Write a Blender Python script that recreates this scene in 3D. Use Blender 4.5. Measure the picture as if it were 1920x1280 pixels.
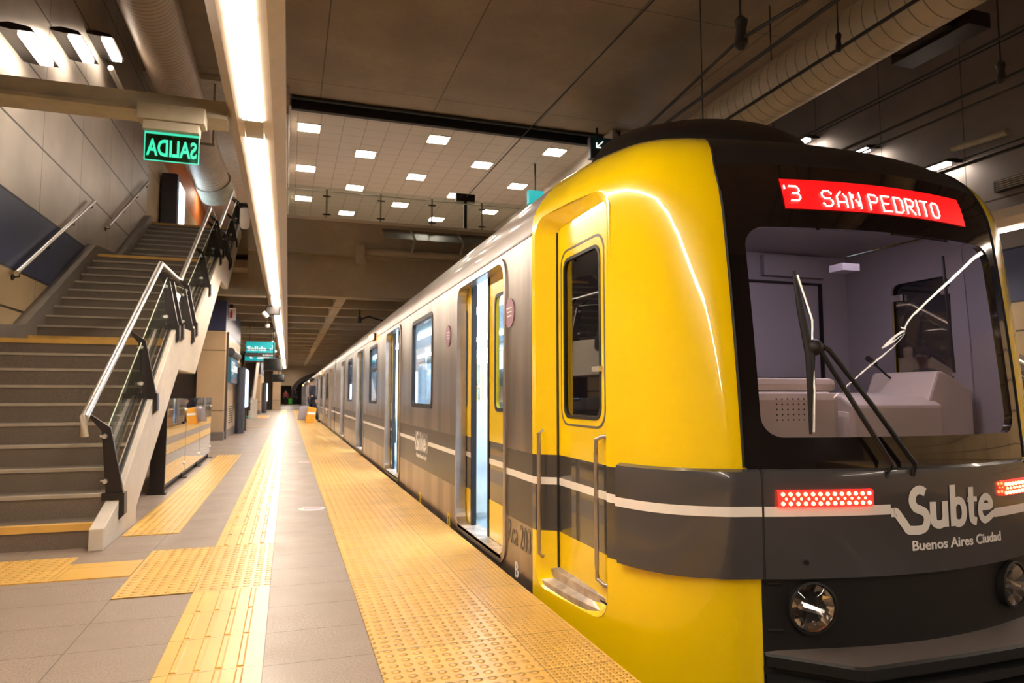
import bpy, bmesh, math, random
import numpy as np
from mathutils import Vector, Matrix
random.seed(4)
S = bpy.context.scene
for o in list(bpy.data.objects): bpy.data.objects.remove(o)

# ------------------------------------------------------------ camera
CAM_H = 1.08
cd = bpy.data.cameras.new('camera'); cam = bpy.data.objects.new('camera', cd)
S.collection.objects.link(cam); S.camera = cam
cd.sensor_width = 36; cd.lens = 24.0; cd.clip_start = .05; cd.clip_end = 300
cd.dof.use_dof = True; cd.dof.focus_distance = 2.9; cd.dof.aperture_fstop = 4.5
cam.location = (0, 0, CAM_H)
cam.rotation_euler = (math.radians(90 + 4.556), 0, math.radians(-18.112))
# ------------------------------------------------------------ world, exposure
W = bpy.data.worlds.new('world'); S.world = W; W.use_nodes = True
W.node_tree.nodes['Background'].inputs[0].default_value = (1, .8, .6, 1)
W.node_tree.nodes['Background'].inputs[1].default_value = .02
S.view_settings.view_transform = 'Standard'; S.view_settings.look = 'None'
S.view_settings.exposure = 0.8; S.view_settings.gamma = 1; S.view_settings.use_curve_mapping = False

TUBE = 34.0      # radiance of the platform tubes
PANEL = 22.0     # ceiling panels over the mezzanine
SCONCE = 32.0    # wall lamps over the stairs
CARLIGHT = 38.0   # light strips in the carriages
WARM = (1.0, .86, .72)
MX = 8.4         # the station mirrors about x = 4.2

# ------------------------------------------------------------ materials
class G:
    def __init__(s, name):
        s.m = bpy.data.materials.new(name); s.m.use_nodes = True
        s.t = s.m.node_tree; s.n = s.t.nodes; s.l = s.t.links
        s.p = s.n['Principled BSDF']; s._c = None
    def put(s, sock, v):
        if isinstance(v, (int, float)): sock.default_value = v
        elif isinstance(v, tuple): sock.default_value = v if len(v) == len(sock.default_value) else v + (1,)
        else: s.l.new(v, sock)
    def co(s):
        if not s._c:
            t = s.n.new('ShaderNodeTexCoord'); q = s.n.new('ShaderNodeSeparateXYZ')
            s.l.new(t.outputs['Object'], q.inputs[0]); s._c = (t.outputs['Object'], q.outputs[0], q.outputs[1], q.outputs[2])
        return s._c
    def math(s, op, a, b=0.0, c=0.0):
        n = s.n.new('ShaderNodeMath'); n.operation = op
        s.put(n.inputs[0], a); s.put(n.inputs[1], b)
        if op in ('COMPARE',): s.put(n.inputs[2], c)
        return n.outputs[0]
    def band(s, u, a, b):
        return s.math('MULTIPLY', s.math('GREATER_THAN', u, a), s.math('LESS_THAN', u, b))
    def line(s, u, sp, off, w):
        f = s.math('FRACT', s.math('ADD', s.math('DIVIDE', s.math('SUBTRACT', u, off), sp), 100.5))
        return s.math('LESS_THAN', s.math('MULTIPLY', s.math('ABSOLUTE', s.math('SUBTRACT', f, .5)), sp), w / 2)
    def mx(s, a, b): return s.math('MAXIMUM', a, b)
    def mix(s, f, a, b):
        n = s.n.new('ShaderNodeMix'); n.data_type = 'RGBA'
        s.put(n.inputs[0], f); s.put(n.inputs[6], a); s.put(n.inputs[7], b); return n.outputs[2]
    def noise(s, sc, det=3, stretch=None):
        n = s.n.new('ShaderNodeTexNoise'); n.inputs['Scale'].default_value = sc; n.inputs['Detail'].default_value = det
        v = s.co()[0]
        if stretch:
            mp = s.n.new('ShaderNodeMapping'); mp.inputs['Scale'].default_value = stretch; s.l.new(v, mp.inputs[0]); v = mp.outputs[0]
        s.l.new(v, n.inputs['Vector']); return n.outputs[0]
    def ramp(s, v, a, b):
        n = s.n.new('ShaderNodeMapRange'); s.put(n.inputs[0], v)
        n.inputs[1].default_value = a; n.inputs[2].default_value = b; return n.outputs[0]
    def bump(s, h, st=.3, d=.01):
        n = s.n.new('ShaderNodeBump'); n.inputs['Strength'].default_value = st; n.inputs['Distance'].default_value = d
        s.put(n.inputs['Height'], h); s.l.new(n.outputs[0], s.p.inputs['Normal'])
    def set(s, col=None, rough=None, metal=None, coat=None, spec=None, **k):
        if col is not None: s.put(s.p.inputs['Base Color'], col)
        if rough is not None: s.put(s.p.inputs['Roughness'], rough)
        if metal is not None: s.put(s.p.inputs['Metallic'], metal)
        if coat is not None: s.p.inputs['Coat Weight'].default_value = coat; s.p.inputs['Coat Roughness'].default_value = .04
        if spec is not None: s.p.inputs['Specular IOR Level'].default_value = spec
        return s.m
def vc(c, k): return tuple(min(1, x * k) for x in c)
def mat(name, col, rough=.5, metal=0, var=.12, sc=6, **k):
    g = G(name)
    f = g.ramp(g.noise(sc), .3, .7)
    return g.set(g.mix(f, vc(col, 1 - var), vc(col, 1 + var)), rough, metal, **k)
def emit(name, col, st):
    g = G(name); g.set((0.02, .02, .02), .5)
    g.p.inputs['Emission Color'].default_value = col + (1,); g.p.inputs['Emission Strength'].default_value = st
    return g.m
def glass(name, col=(.9, .95, .92), refl=1.0, tint=.9, rough=.0, minr=.03):
    m = bpy.data.materials.new(name); m.use_nodes = True; t = m.node_tree; n = t.nodes; l = t.links
    for x in list(n):
        if x.type == 'BSDF_PRINCIPLED': n.remove(x)
    out = [x for x in n if x.type == 'OUTPUT_MATERIAL'][0]
    tr = n.new('ShaderNodeBsdfTransparent'); tr.inputs[0].default_value = tuple(c * tint for c in col) + (1,)
    gl = n.new('ShaderNodeBsdfGlossy'); gl.inputs['Roughness'].default_value = rough
    fr = n.new('ShaderNodeFresnel'); ge = n.new('ShaderNodeNewGeometry'); mf = n.new('ShaderNodeMath'); mf.operation = 'MULTIPLY_ADD'
    mf.inputs[1].default_value = -.8333; mf.inputs[2].default_value = 1.5; l.new(ge.outputs['Backfacing'], mf.inputs[0]); l.new(mf.outputs[0], fr.inputs[0])
    ma = n.new('ShaderNodeMath'); ma.operation = 'MULTIPLY_ADD'; ma.inputs[1].default_value = refl; ma.inputs[2].default_value = minr
    ma.use_clamp = True; l.new(fr.outputs[0], ma.inputs[0])
    mi = n.new('ShaderNodeMixShader'); l.new(ma.outputs[0], mi.inputs[0]); l.new(tr.outputs[0], mi.inputs[1]); l.new(gl.outputs[0], mi.inputs[2])
    l.new(mi.outputs[0], out.inputs[0]); return m

M = {}
def granite(name, base, lines=True):
    g = G(name); c, x, y, z = g.co()
    f = g.ramp(g.noise(110, 3), .35, .65); f2 = g.ramp(g.noise(1.6, 3), .3, .7)
    col = g.mix(f, vc(base, .66), vc(base, 1.26)); col = g.mix(f2, col, vc(base, .86))
    rough = .2
    if lines:
        ln = g.mx(g.line(y, .4, .2, .006), g.line(x, .8, -.07, .006))
        col = g.mix(ln, col, vc(base, .45))
    return g.set(col, g.ramp(g.noise(3, 2), -1.1, 2.6), 0, spec=.45)
M['floor'] = granite('floor_stone', (.33, .25, .195))
M['floor_up'] = granite('upper_floor', (.5, .43, .36), False)
M['step'] = granite('step_stone', (.19, .15, .115), False)
M['step'].node_tree.nodes['Principled BSDF'].inputs['Roughness'].default_value = .5
M['nosing'] = mat('nosing_stone', (.42, .36, .28), .4)
M['nosing_yellow'] = mat('nosing_yellow', (.72, .42, .10), .45)
def tactile(name, kind, base=(.82, .48, .11)):
    g = G(name); c, x, y, z = g.co()
    f2 = g.ramp(g.noise(3, 4), .3, .7); col = g.mix(f2, vc(base, .9), vc(base, 1.1))
    f3 = g.ramp(g.noise(30, 4), .62, .75); col = g.mix(g.math('MULTIPLY', f3, .5), col, (.62, .47, .28))
    # every tile its own tone
    tx = g.math('FLOOR', g.math('DIVIDE', x, .4)); ty = g.math('FLOOR', g.math('DIVIDE', g.math('SUBTRACT', y, .2), .4))
    h = g.math('FRACT', g.math('MULTIPLY', g.math('SINE', g.math('ADD', g.math('MULTIPLY', tx, 12.98), g.math('MULTIPLY', ty, 78.2))), 437.5))
    col = g.mix(g.math('MULTIPLY', h, .35), col, vc(base, .78))
    ln = g.mx(g.line(y, .4, .2, .006), g.line(x, .4, -.07, .005))
    if kind == 'edge': ln = g.mx(g.line(y, .4, .2, .006), g.line(x, .62, .99, .004))
    col = g.mix(ln, col, vc(base, .45))
    def dome(sp, r):
        u = g.math('SUBTRACT', g.math('FRACT', g.math('DIVIDE', x, sp)), .5); v = g.math('SUBTRACT', g.math('FRACT', g.math('DIVIDE', y, sp)), .5)
        d = g.math('SQRT', g.math('ADD', g.math('MULTIPLY', u, u), g.math('MULTIPLY', v, v)))
        n = g.n.new('ShaderNodeMapRange'); n.interpolation_type = 'SMOOTHSTEP'; g.put(n.inputs[0], d)
        n.inputs[1].default_value = r; n.inputs[2].default_value = r * .45; return n.outputs[0]
    if kind == 'flat': h = 0.0
    elif kind == 'dome': h = dome(.057, .36)
    elif kind == 'edge':
        sel = g.math('GREATER_THAN', x, .99)
        n = g.n.new('ShaderNodeMix'); g.put(n.inputs[0], sel); g.put(n.inputs[2], dome(.057, .36)); g.put(n.inputs[3], dome(.0285, .4)); h = n.outputs[0]
    else:
        h = g.mx(g.mx(g.band(x, -.385, -.35), g.band(x, -.31, -.275)), g.mx(g.band(x, -.24, -.205), g.band(x, -.17, -.135)))
        if kind == 'cross': h = g.line(y, .08, .04, .04)
    g.bump(h, 1.0, .012)
    return g.set(col, .33, 0, spec=.5)
M['tac_dome'] = tactile('tactile_domes', 'dome'); M['tac_edge'] = tactile('tactile_edge', 'edge')
M['tac_bar'] = tactile('tactile_bars', 'flat'); M['tac_cross'] = tactile('tactile_cross', 'cross')
def concrete(name, base, jx=None, jy=None, rough=.75):
    g = G(name); c, x, y, z = g.co()
    f = g.ramp(g.noise(.7, 5), .3, .7); f2 = g.ramp(g.noise(9, 4), .3, .75)
    col = g.mix(f, vc(base, .8), vc(base, 1.15)); col = g.mix(g.math('MULTIPLY', f2, .35), col, vc(base, .7))
    if jx:
        ln = g.mx(g.line(x, jx, .6, .025), g.line(y, jy, 1.0, .02)); col = g.mix(ln, col, vc(base, .35))
    g.bump(g.noise(25, 4), .15, .01)
    return g.set(col, rough)
M['ceil'] = concrete('ceiling_concrete', (.34, .26, .18), 2.9, 5.2)
M['beam'] = concrete('beam_concrete', (.36, .29, .205))
M['stringer'] = concrete('cast_concrete', (.60, .53, .44), rough=.6)
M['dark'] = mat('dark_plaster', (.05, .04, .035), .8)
M['pit'] = concrete('track_ballast', (.05, .045, .04))
def wallmat(name, base, metal=0., rough=.4, sy=1.83, sz=.92, oz=2.68, gap=.03, off=9.07, var=.15):
    g = G(name); c, x, y, z = g.co()
    ln = g.mx(g.line(z, sz, oz, gap), g.line(y, sy, off, gap * .5))
    f = g.ramp(g.noise(.9, 3), .3, .7)
    col = g.mix(ln, g.mix(f, vc(base, 1 - var), vc(base, 1 + var)), vc(base, .12))
    g.bump(g.math('SUBTRACT', g.math('MULTIPLY', g.noise(1.3, 1), .6), ln), .25, .02)
    return g.set(col, rough, metal)
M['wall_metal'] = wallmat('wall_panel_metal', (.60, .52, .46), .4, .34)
M['wall_metal_shaded'] = wallmat('wall_panel_shaded', (.20, .17, .17), .3, .45)  # left wall's panels again, weaker light on the right put into a darker colour
M['wall_blue'] = wallmat('wall_panel_blue', (.045, .055, .13), .1, .4)
M['wall_beige'] = wallmat('wall_stone_beige', (.50, .36, .20), 0, .35, sz=.5, oz=2.18)
M['wall_dark'] = wallmat('wall_panel_dark', (.10, .085, .08), .3, .45)
M['orange'] = mat('orange_plaster', (.52, .15, .03), .6)
M['beige_col'] = wallmat('column_stone', (.58, .42, .26), 0, .32, sy=1.5, sz=1.48, oz=.72, off=18.9, gap=.02)
M['plinth'] = mat('plinth_stone', (.20, .17, .15), .35)
def gridceil():
    g = G('perforated_ceiling'); c, x, y, z = g.co()
    ln = g.mx(g.line(x, .6, .07, .02), g.line(y, .6, 18.9, .02))
    fine = g.mx(g.line(x, .03, 0, .012), g.line(y, .03, 0, .012))
    base = (.66, .57, .49)
    col = g.mix(fine, base, vc(base, .8)); col = g.mix(ln, col, vc(base, .45)); return g.set(col, .6)
M['grid'] = gridceil()
M['ceil_light'] = mat('smooth_plaster', (.58, .52, .45), .7)
BZ = ((.33, .75), (.585, .625))
def paint(name, base, band, rough, metal, coat=0, streak=0, cuty=None):
    g = G(name); c, x, y, z = g.co()
    col = base
    if streak:
        f = g.ramp(g.noise(1.2, 4, (1, 3, .35)), .35, .65); col = g.mix(f, vc(base, .6), vc(base, 1.15))
        g.bump(g.noise(.9, 2, (1, 2.2, .5)), .12, .04)
    col = g.mix(g.band(z, *BZ[0]), col, band)
    col = g.mix(g.band(z, *BZ[1]), col, (.92, .89, .85))
    if metal:
        metal = g.math('MULTIPLY', metal, g.math('SUBTRACT', 1.0, g.math('MULTIPLY', g.band(z, *BZ[0]), .8)))
    return g.set(col, rough, metal, coat=coat)
YEL = (1.0, .70, .0)
M['yellow'] = paint('yellow_paint', YEL, (.055, .052, .05), .22, 0, 1.0)
M['yellow_plain'] = G('yellow_plain').set(YEL, .22, 0, 1.0)
M['silver'] = paint('brushed_steel', (.40, .335, .285), (.07, .06, .052), .3, .85, 0, 1)
M['silver_roof'] = mat('grey_roof_paint', (.40, .35, .32), .3, .3, sc=2, coat=.5)
M['frame'] = mat('steel_frame', (.45, .40, .36), .3, .8)
M['band'] = mat('charcoal_paint', (.065, .062, .065), .22, 0, sc=2, coat=.6)
M['white'] = mat('white_vinyl', (.90, .86, .83), .4, var=.03)
M['black_gloss'] = G('black_gloss').set((.008, .006, .006), .07, 0, coat=1)
M['black'] = mat('black_matte', (.012, .011, .011), .55)
M['black_roof'] = mat('black_roof_paint', (.010, .009, .009), .45, sc=3)
M['rubber'] = mat('black_rubber', (.01, .01, .012), .5)
M['bumper'] = concrete('dusty_bumper', (.12, .10, .09), rough=.6)
M['bumper_dark'] = mat('bumper_black', (.008, .008, .008), .5)
M['steel'] = mat('polished_steel', (.85, .82, .79), .34, 1.0, var=.05)
M['sill'] = mat('worn_sill', (.55, .48, .42), .4, .5, sc=12, var=.35)
M['post'] = mat('brown_black_steel', (.022, .016, .015), .35, .2)
M['glass'] = glass('clear_glass', (.86, .93, .88), 1.0, .93)
M['glass_edge'] = mat('glass_edge_green', (.55, .66, .5), .2)
M['mirror_glass'] = glass('bronze_reflective_glass', (.5, .42, .33), 1.0, .8, .02, .42)
M['canopy_glass'] = glass('dusty_glass', (.5, .55, .5), .6, .55, .35, .08)
M['windshield'] = glass('windshield_glass', (.9, .84, .88), .38, .97, .0, .0)
M['dark_glass'] = glass('smoked_glass', (.42, .40, .40), 1.4, .8, .0, .05)
M['car_glass'] = glass('carriage_glass', (.86, .92, .96), 1.2, .9, .0, .05)
M['cabin'] = mat('cab_lining', (.33, .30, .32), .5, sc=2, var=.05)
M['console'] = mat('console_plastic', (.62, .54, .46), .45, sc=3, var=.05)
M['carwall'] = mat('carriage_lining', (.72, .76, .80), .4, var=.03)
M['carfloor'] = mat('carriage_floor', (.22, .32, .42), .35)
M['seatblue'] = mat('seat_panel', (.60, .70, .82), .4)
M['duct'] = None
def ductmat(name, base, sp=.11):
    g = G(name); c, x, y, z = g.co(); ln = g.line(y, sp, 0, .016)
    f = g.ramp(g.noise(2, 3), .3, .7)
    g.bump(ln, .6, .02); return g.set(g.mix(ln, g.mix(f, vc(base, .88), vc(base, 1.1)), vc(base, .35)), .45, .1)
M['duct'] = ductmat('spiral_duct', (.46, .36, .27)); M['duct_r'] = ductmat('spiral_duct_pale', (.50, .42, .30), .22)
M['trough'] = mat('trough_enamel', (.62, .54, .45), .45, var=.04)
M['arm'] = mat('arm_enamel', (.36, .32, .24), .5)
M['tube'] = emit('tube_light', (1, .84, .68), TUBE)
M['panel'] = emit('panel_light', (1, .86, .70), PANEL)
M['sconce'] = emit('sconce_light', (1, .86, .68), SCONCE)
M['carlight'] = emit('carriage_light', (.72, .86, 1), CARLIGHT)
M['cabfill'] = emit('cab_fill', (.93, .84, 1), 11.0)  # glow of the added fill in the driver's cab
M['teal'] = G('teal_sign'); _g = M['teal']; _g.set((.0, .22, .24), .4); _g.p.inputs['Emission Color'].default_value = (0, .30, .33, 1); _g.p.inputs['Emission Strength'].default_value = .55; M['teal'] = _g.m
M['teal_dark'] = mat('teal_panel', (.01, .09, .11), .4)
M['sign_white'] = emit('sign_letters', (1, .95, .85), .9)
M['sign_blue'] = mat('sign_blue', (.02, .16, .30), .35)
M['slate'] = mat('slate_enamel', (.055, .06, .085), .4)
M['screen'] = emit('lit_screen', (.62, .82, 1), 3.0)
M['green'] = emit('exit_green', (.02, .75, .42), .7)
M['green_glass'] = glass('exit_panel', (.35, .72, .5), 1.0, .85)
M['green_glow'] = emit('exit_edge', (.05, .9, .55), .5)
M['red_led'] = emit('red_led_panel', (1, .0, .003), .62)
M['led_dot'] = emit('led_dot', (1, .50, .42), 4.0)
M['tail'] = emit('tail_lens', (1, .01, .008), 2.0)
M['tail_dot'] = emit('tail_dot', (1, .42, .12), 5.0)
M['amber'] = emit('amber_lamp', (1, .32, .08), 14.0)
M['red'] = mat('red_paint', (.6, .03, .02), .4)
M['lens'] = glass('lamp_lens', (.95, .95, .95), 1.2, .95, .0, .08)
M['chrome'] = mat('chrome', (.85, .82, .80), .08, 1.0, var=.02)
M['purple'] = mat('mauve_sticker', (.36, .20, .27), .5, var=.05)
M['yellow_label'] = mat('yellow_label', (.80, .55, .02), .5)
M['grey_text'] = mat('grey_vinyl', (.14, .11, .09), .4)
M['skin'] = mat('skin', (.55, .30, .20), .5, var=.06)
M['hair'] = mat('dark_hair', (.02, .014, .012), .6); M['hair_grey'] = mat('grey_hair', (.16, .15, .17), .6)
M['navy'] = mat('navy_cloth', (.02, .022, .04), .8); M['blackcloth'] = mat('black_cloth', (.025, .022, .025), .8)
M['olive'] = mat('olive_cloth', (.09, .075, .03), .8); M['redcloth'] = mat('red_cloth', (.35, .06, .05), .8)
M['greencloth'] = mat('green_cloth', (.05, .45, .04), .7)
def check():
    g = G('checked_cloth'); c, x, y, z = g.co()
    l = g.mx(g.mx(g.line(x, .05, 0, .02), g.line(z, .05, 0, .018)), g.line(y, .05, 0, .02))
    return g.set(g.mix(l, (.35, .36, .42), (.05, .05, .09)), .8)
M['check'] = check()
M['greybag'] = mat('grey_bag', (.38, .36, .42), .6); M['orange_bag'] = mat('orange_bag', (.85, .36, .03), .5)
M['brown_wood'] = mat('brown_panel', (.06, .045, .04), .5)
M['pink'] = mat('pink_print', (.75, .30, .38), .5); M['skyblue'] = mat('blue_print', (.35, .50, .62), .5); M['cream'] = mat('cream_print', (.80, .66, .5), .5)

# ------------------------------------------------------------ mesh helpers
ORG = {}
def link(o): S.collection.objects.link(o); return o
def tag(o, label=None, cat=None, group=None, kind=None):
    if label: o['label'] = label
    if cat: o['category'] = cat
    if group: o['group'] = group
    if kind: o['kind'] = kind
    return o
def thing(name, label, cat, loc=(0, 0, 0), group=None):
    o = link(bpy.data.objects.new(name, None)); o.location = loc; o.empty_display_size = .2
    ORG[o] = Vector(loc); return tag(o, label, cat, group)
def adopt(o, parent):
    org = ORG.get(parent, Vector((0, 0, 0))) if parent else Vector((0, 0, 0))
    if parent:
        o.parent = parent
        if org.length: o.data.transform(Matrix.Translation(-org))
    ORG[o] = org
    return o
class MB:
    def __init__(s): s.v = []; s.f = []; s.mi = []; s.cur = 0
    def q(s, *idx): s.f.append(tuple(idx)); s.mi.append(s.cur)
    def pts(s, P): b = len(s.v); s.v += [tuple(p) for p in P]; return b
    def box(s, x0, x1, y0, y1, z0, z1):
        b = s.pts([(x, y, z) for x in (x0, x1) for y in (y0, y1) for z in (z0, z1)])
        for f in ((0, 1, 3, 2), (4, 6, 7, 5), (0, 4, 5, 1), (2, 3, 7, 6), (0, 2, 6, 4), (1, 5, 7, 3)): s.q(*[b + i for i in f])
        return s
    def prism(s, poly, axis, a, b):
        n = len(poly)
        def P(p, t): return {'x': (t, p[0], p[1]), 'y': (p[0], t, p[1]), 'z': (p[0], p[1], t)}[axis]
        i = s.pts([P(p, a) for p in poly]); j = s.pts([P(p, b) for p in poly])
        s.q(*[i + k for k in range(n)]); s.q(*[j + n - 1 - k for k in range(n)])
        for k in range(n): s.q(i + k, j + k, j + (k + 1) % n, i + (k + 1) % n)
        return s
    def tube(s, P, r, n=10, caps=True):
        P = [Vector(p) for p in P]; R = r if isinstance(r, (list, tuple)) else [r] * len(P); rings = []
        up = Vector((0, 0, 1))
        for i, p in enumerate(P):
            d = (P[min(i + 1, len(P) - 1)] - P[max(i - 1, 0)]).normalized()
            a = up if abs(d.dot(up)) < .95 else Vector((1, 0, 0))
            u = d.cross(a).normalized(); w = d.cross(u).normalized()
            rings.append(s.pts([p + (u * math.cos(t) + w * math.sin(t)) * R[i] for t in [2 * math.pi * k / n for k in range(n)]]))
        for a, b in zip(rings, rings[1:]):
            for k in range(n): s.q(a + k, a + (k + 1) % n, b + (k + 1) % n, b + k)
        if caps: s.q(*[rings[0] + n - 1 - k for k in range(n)]); s.q(*[rings[-1] + k for k in range(n)])
        return s
    def loft(s, rings, closed=True):
        B = [s.pts(r) for r in rings]; n = len(rings[0])
        for a, b in zip(B, B[1:]):
            for k in range(n if closed else n - 1): s.q(a + k, a + (k + 1) % n, b + (k + 1) % n, b + k)
        return s
    def ball(s, c, r, n=12, m=8):
        r = r if isinstance(r, tuple) else (r, r, r)
        return s.loft([[(c[0] + r[0] * math.sin(math.pi * j / m) * math.cos(2 * math.pi * k / n), c[1] + r[1] * math.sin(math.pi * j / m) * math.sin(2 * math.pi * k / n), c[2] + r[2] * math.cos(math.pi * j / m)) for k in range(n)] for j in range(m + 1)])
    def build(s, name, mats, parent=None, smooth=False, bevel=0, mirror=False):
        me = bpy.data.meshes.new(name)
        V = [(MX - x, y, z) for x, y, z in s.v] if mirror else s.v
        me.from_pydata(V, [], s.f)
        mats = mats if isinstance(mats, (list, tuple)) else [mats]
        for m in mats: me.materials.append(M[m] if isinstance(m, str) else m)
        me.polygons.foreach_set('material_index', s.mi)
        bm = bmesh.new(); bm.from_mesh(me)
        bmesh.ops.remove_doubles(bm, verts=bm.verts, dist=1e-5)
        if bevel: bmesh.ops.bevel(bm, geom=[e for e in bm.edges if len(e.link_faces) == 2 and e.calc_face_angle(0) > .6], offset=bevel, segments=2, affect='EDGES', profile=.6)
        bmesh.ops.recalc_face_normals(bm, faces=bm.faces)
        for f in bm.faces: f.smooth = smooth
        if smooth:
            for e in bm.edges:
                if len(e.link_faces) == 2 and e.calc_face_angle(0) > .7: e.smooth = False
        bm.to_mesh(me); bm.free()
        return adopt(link(bpy.data.objects.new(name, me)), parent)
def struct(name, mb, m, mirror=False, label=None, **k):
    o = mb.build(name, m, None, mirror=mirror, **k); o['kind'] = 'structure'
    if label: o['label'] = label
    return o
def rrect(x0, x1, z0, z1, r, n=5):
    P = []
    for cx, cz, a in ((x1 - r, z1 - r, 0), (x0 + r, z1 - r, 90), (x0 + r, z0 + r, 180), (x1 - r, z0 + r, 270)):
        for k in range(n + 1):
            t = math.radians(a + 90 * k / n); P.append((cx + r * math.cos(t), cz + r * math.sin(t)))
    return P
def eval_mesh(o):
    bpy.context.view_layer.update()
    dg = bpy.context.evaluated_depsgraph_get(); me = bpy.data.meshes.new_from_object(o.evaluated_get(dg)); return me
def plate(name, outer, holes, plane, at, thick, m, parent=None, mirror=False):
    """flat plate with holes; plane 'yz' (at x) or 'xz' (at y)"""
    c = bpy.data.curves.new('c', 'CURVE'); c.dimensions = '2D'; c.fill_mode = 'BOTH'; c.extrude = thick / 2
    for P in [outer] + holes:
        sp = c.splines.new('POLY'); sp.points.add(len(P) - 1); sp.use_cyclic_u = True
        for i, p in enumerate(P): sp.points[i].co = (p[0], p[1], 0, 1)
    t = link(bpy.data.objects.new('c', c)); me = eval_mesh(t); bpy.data.objects.remove(t)
    mx = {'yz': Matrix(((0, 0, 1, at), (1, 0, 0, 0), (0, 1, 0, 0), (0, 0, 0, 1))), 'xz': Matrix(((1, 0, 0, 0), (0, 0, 1, at), (0, 1, 0, 0), (0, 0, 0, 1)))}[plane]
    me.transform(mx)
    if mirror: me.transform(Matrix(((-1, 0, 0, mirror), (0, 1, 0, 0), (0, 0, 1, 0), (0, 0, 0, 1))))
    me.materials.clear(); me.materials.append(M[m]); me.name = name
    bm = bmesh.new(); bm.from_mesh(me); bmesh.ops.remove_doubles(bm, verts=bm.verts, dist=1e-5); bmesh.ops.recalc_face_normals(bm, faces=bm.faces)
    for f in bm.faces: f.smooth = False
    bm.to_mesh(me); bm.free()
    return adopt(link(bpy.data.objects.new(name, me)), parent)
def text_mesh(s, size, offset=0., extrude=0., res=3, spacing=1.0, align='LEFT'):
    c = bpy.data.curves.new('t', 'FONT'); c.body = s; c.size = size; c.offset = offset; c.extrude = extrude; c.resolution_u = res; c.space_character = spacing; c.align_x = align
    t = link(bpy.data.objects.new('t', c)); me = eval_mesh(t); bpy.data.objects.remove(t); return me
def text(name, s, size, m, parent, fn, offset=0., w=None, extrude=0.001, cut=None, **k):
    """fn maps (u,v,w) -> world; w stretches to a given width"""
    me = text_mesh(s, size, offset, extrude, **k)
    if cut:
        bm = bmesh.new(); bm.from_mesh(me); bmesh.ops.subdivide_edges(bm, edges=[e for e in bm.edges if e.calc_length() > cut], cuts=2); bmesh.ops.triangulate(bm, faces=bm.faces); bm.to_mesh(me); bm.free()
    xs = [v.co.x for v in me.vertices]; x0, x1 = min(xs), max(xs); kx = (w / (x1 - x0)) if w else 1
    for v in me.vertices: v.co = Vector(fn((v.co.x - x0) * kx, v.co.y, v.co.z))
    me.materials.clear(); me.materials.append(M[m]); me.name = name
    return adopt(link(bpy.data.objects.new(name, me)), parent)

# ============================================================ SETTING
Y0, Y1 = -14.0, 96.0
for mir in (False, True):
    b = MB(); b.box(-3.35, 1.295, Y0, Y1, -1.3, 0)
    struct('floor', b, 'floor', mir)
b = MB(); b.box(1.2, 7.2, Y0, Y1 + 20, -1.5, -1.25); struct('floor', b, 'pit', label='dark track bed between the platforms')
# side walls: one mesh with beige, blue and metal panels
for mir in (False, True):
    b = MB()
    for i, (z0, z1) in enumerate(((0, 2.68), (2.68, 3.62), (3.62, 9.2))):
        b.cur = i; b.box(-3.75, -3.35, Y0, 18.05, z0, z1)
    b.cur = 3; b.box(-3.75, -3.35, 18.05, 33, 5.24, 7.35)
    b.cur = 4; b.box(-3.75, -3.35, 18.05, 33, 7.35, 9.2)
    b.cur = 3; b.box(-3.75, -3.35, 18.05, Y1, 0, 5.24)
    struct('wall_right' if mir else 'wall_left', b, ['wall_beige', 'wall_blue', 'wall_metal_shaded' if mir else 'wall_metal', 'beige_col', 'orange'], mir)
b = MB(); b.box(-3.75, 12.15, Y0 - .3, Y0, -1.3, 9.2); struct('wall_back', b, 'wall_dark')
# high concrete ceiling above tracks and platforms, up to the mezzanine void
b = MB(); b.box(-3.75, 12.15, Y0, 17.55, 8.62, 9.0); struct('ceiling', b, 'ceil', label='brown concrete slab ceiling over the tracks')
b = MB(); b.box(-.1, 8.5, 17.8, 17.95, 8.40, 9.1); b.box(-.1, 8.5, 17.55, 17.8, 8.66, 9.1); b.tube([(-.1, 17.5, 8.57), (8.5, 17.5, 8.57)], .05, 8)
struct('trim_1', b, 'black', label='dark slot where the concrete slab ends')
b = MB(); b.box(-.25, 8.65, 17.9, 33, 8.5, 8.7); struct('ceiling', b, 'grid', label='perforated tile ceiling above the mezzanine')
for mir in (False, True):
    b = MB(); b.box(-3.75, -.25, 17.0, 33, 8.5, 8.7); struct('ceiling', b, 'ceil_light', mir)
    b = MB(); b.box(-.35, -.15, 17.0, 33, 7.9, 8.6); struct('trim_2', b, 'ceil_light', mir, label='downstand along the edge of the tile ceiling')
# mezzanine slab with stepped fascia
b = MB(); b.box(-.95, 9.35, 16.4, 33, 4.41, 5.2); b.box(-.95, 9.35, 16.62, 17.2, 3.46, 4.41); b.box(-3.35, -.95, 18.0, 33, 4.6, 5.235); b.box(9.35, 11.75, 18.0, 33, 4.6, 5.235)
struct('ceiling', b, 'beam', label='brown mezzanine slab edge over the tracks')
b = MB(); b.box(-3.35, 11.75, 32.7, 33, 5.24, 8.6); struct('wall_back', b, 'orange', label='orange far wall of the upper hall')
b = MB(); b.box(-3.35, 11.75, 32.55, 32.7, 5.24, 7.2); struct('wall_back', b, 'ceil_light', label='pale lower far wall of the upper hall')
b = MB(); b.box(-.95, 9.35, 16.45, 32.5, 5.2, 5.24); b.box(-3.35, -.95, 18.02, 32.5, 5.236, 5.245); b.box(9.35, 11.75, 18.02, 32.5, 5.236, 5.245); struct('floor', b, 'floor_up', label='pale floor of the upper hall')
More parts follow.
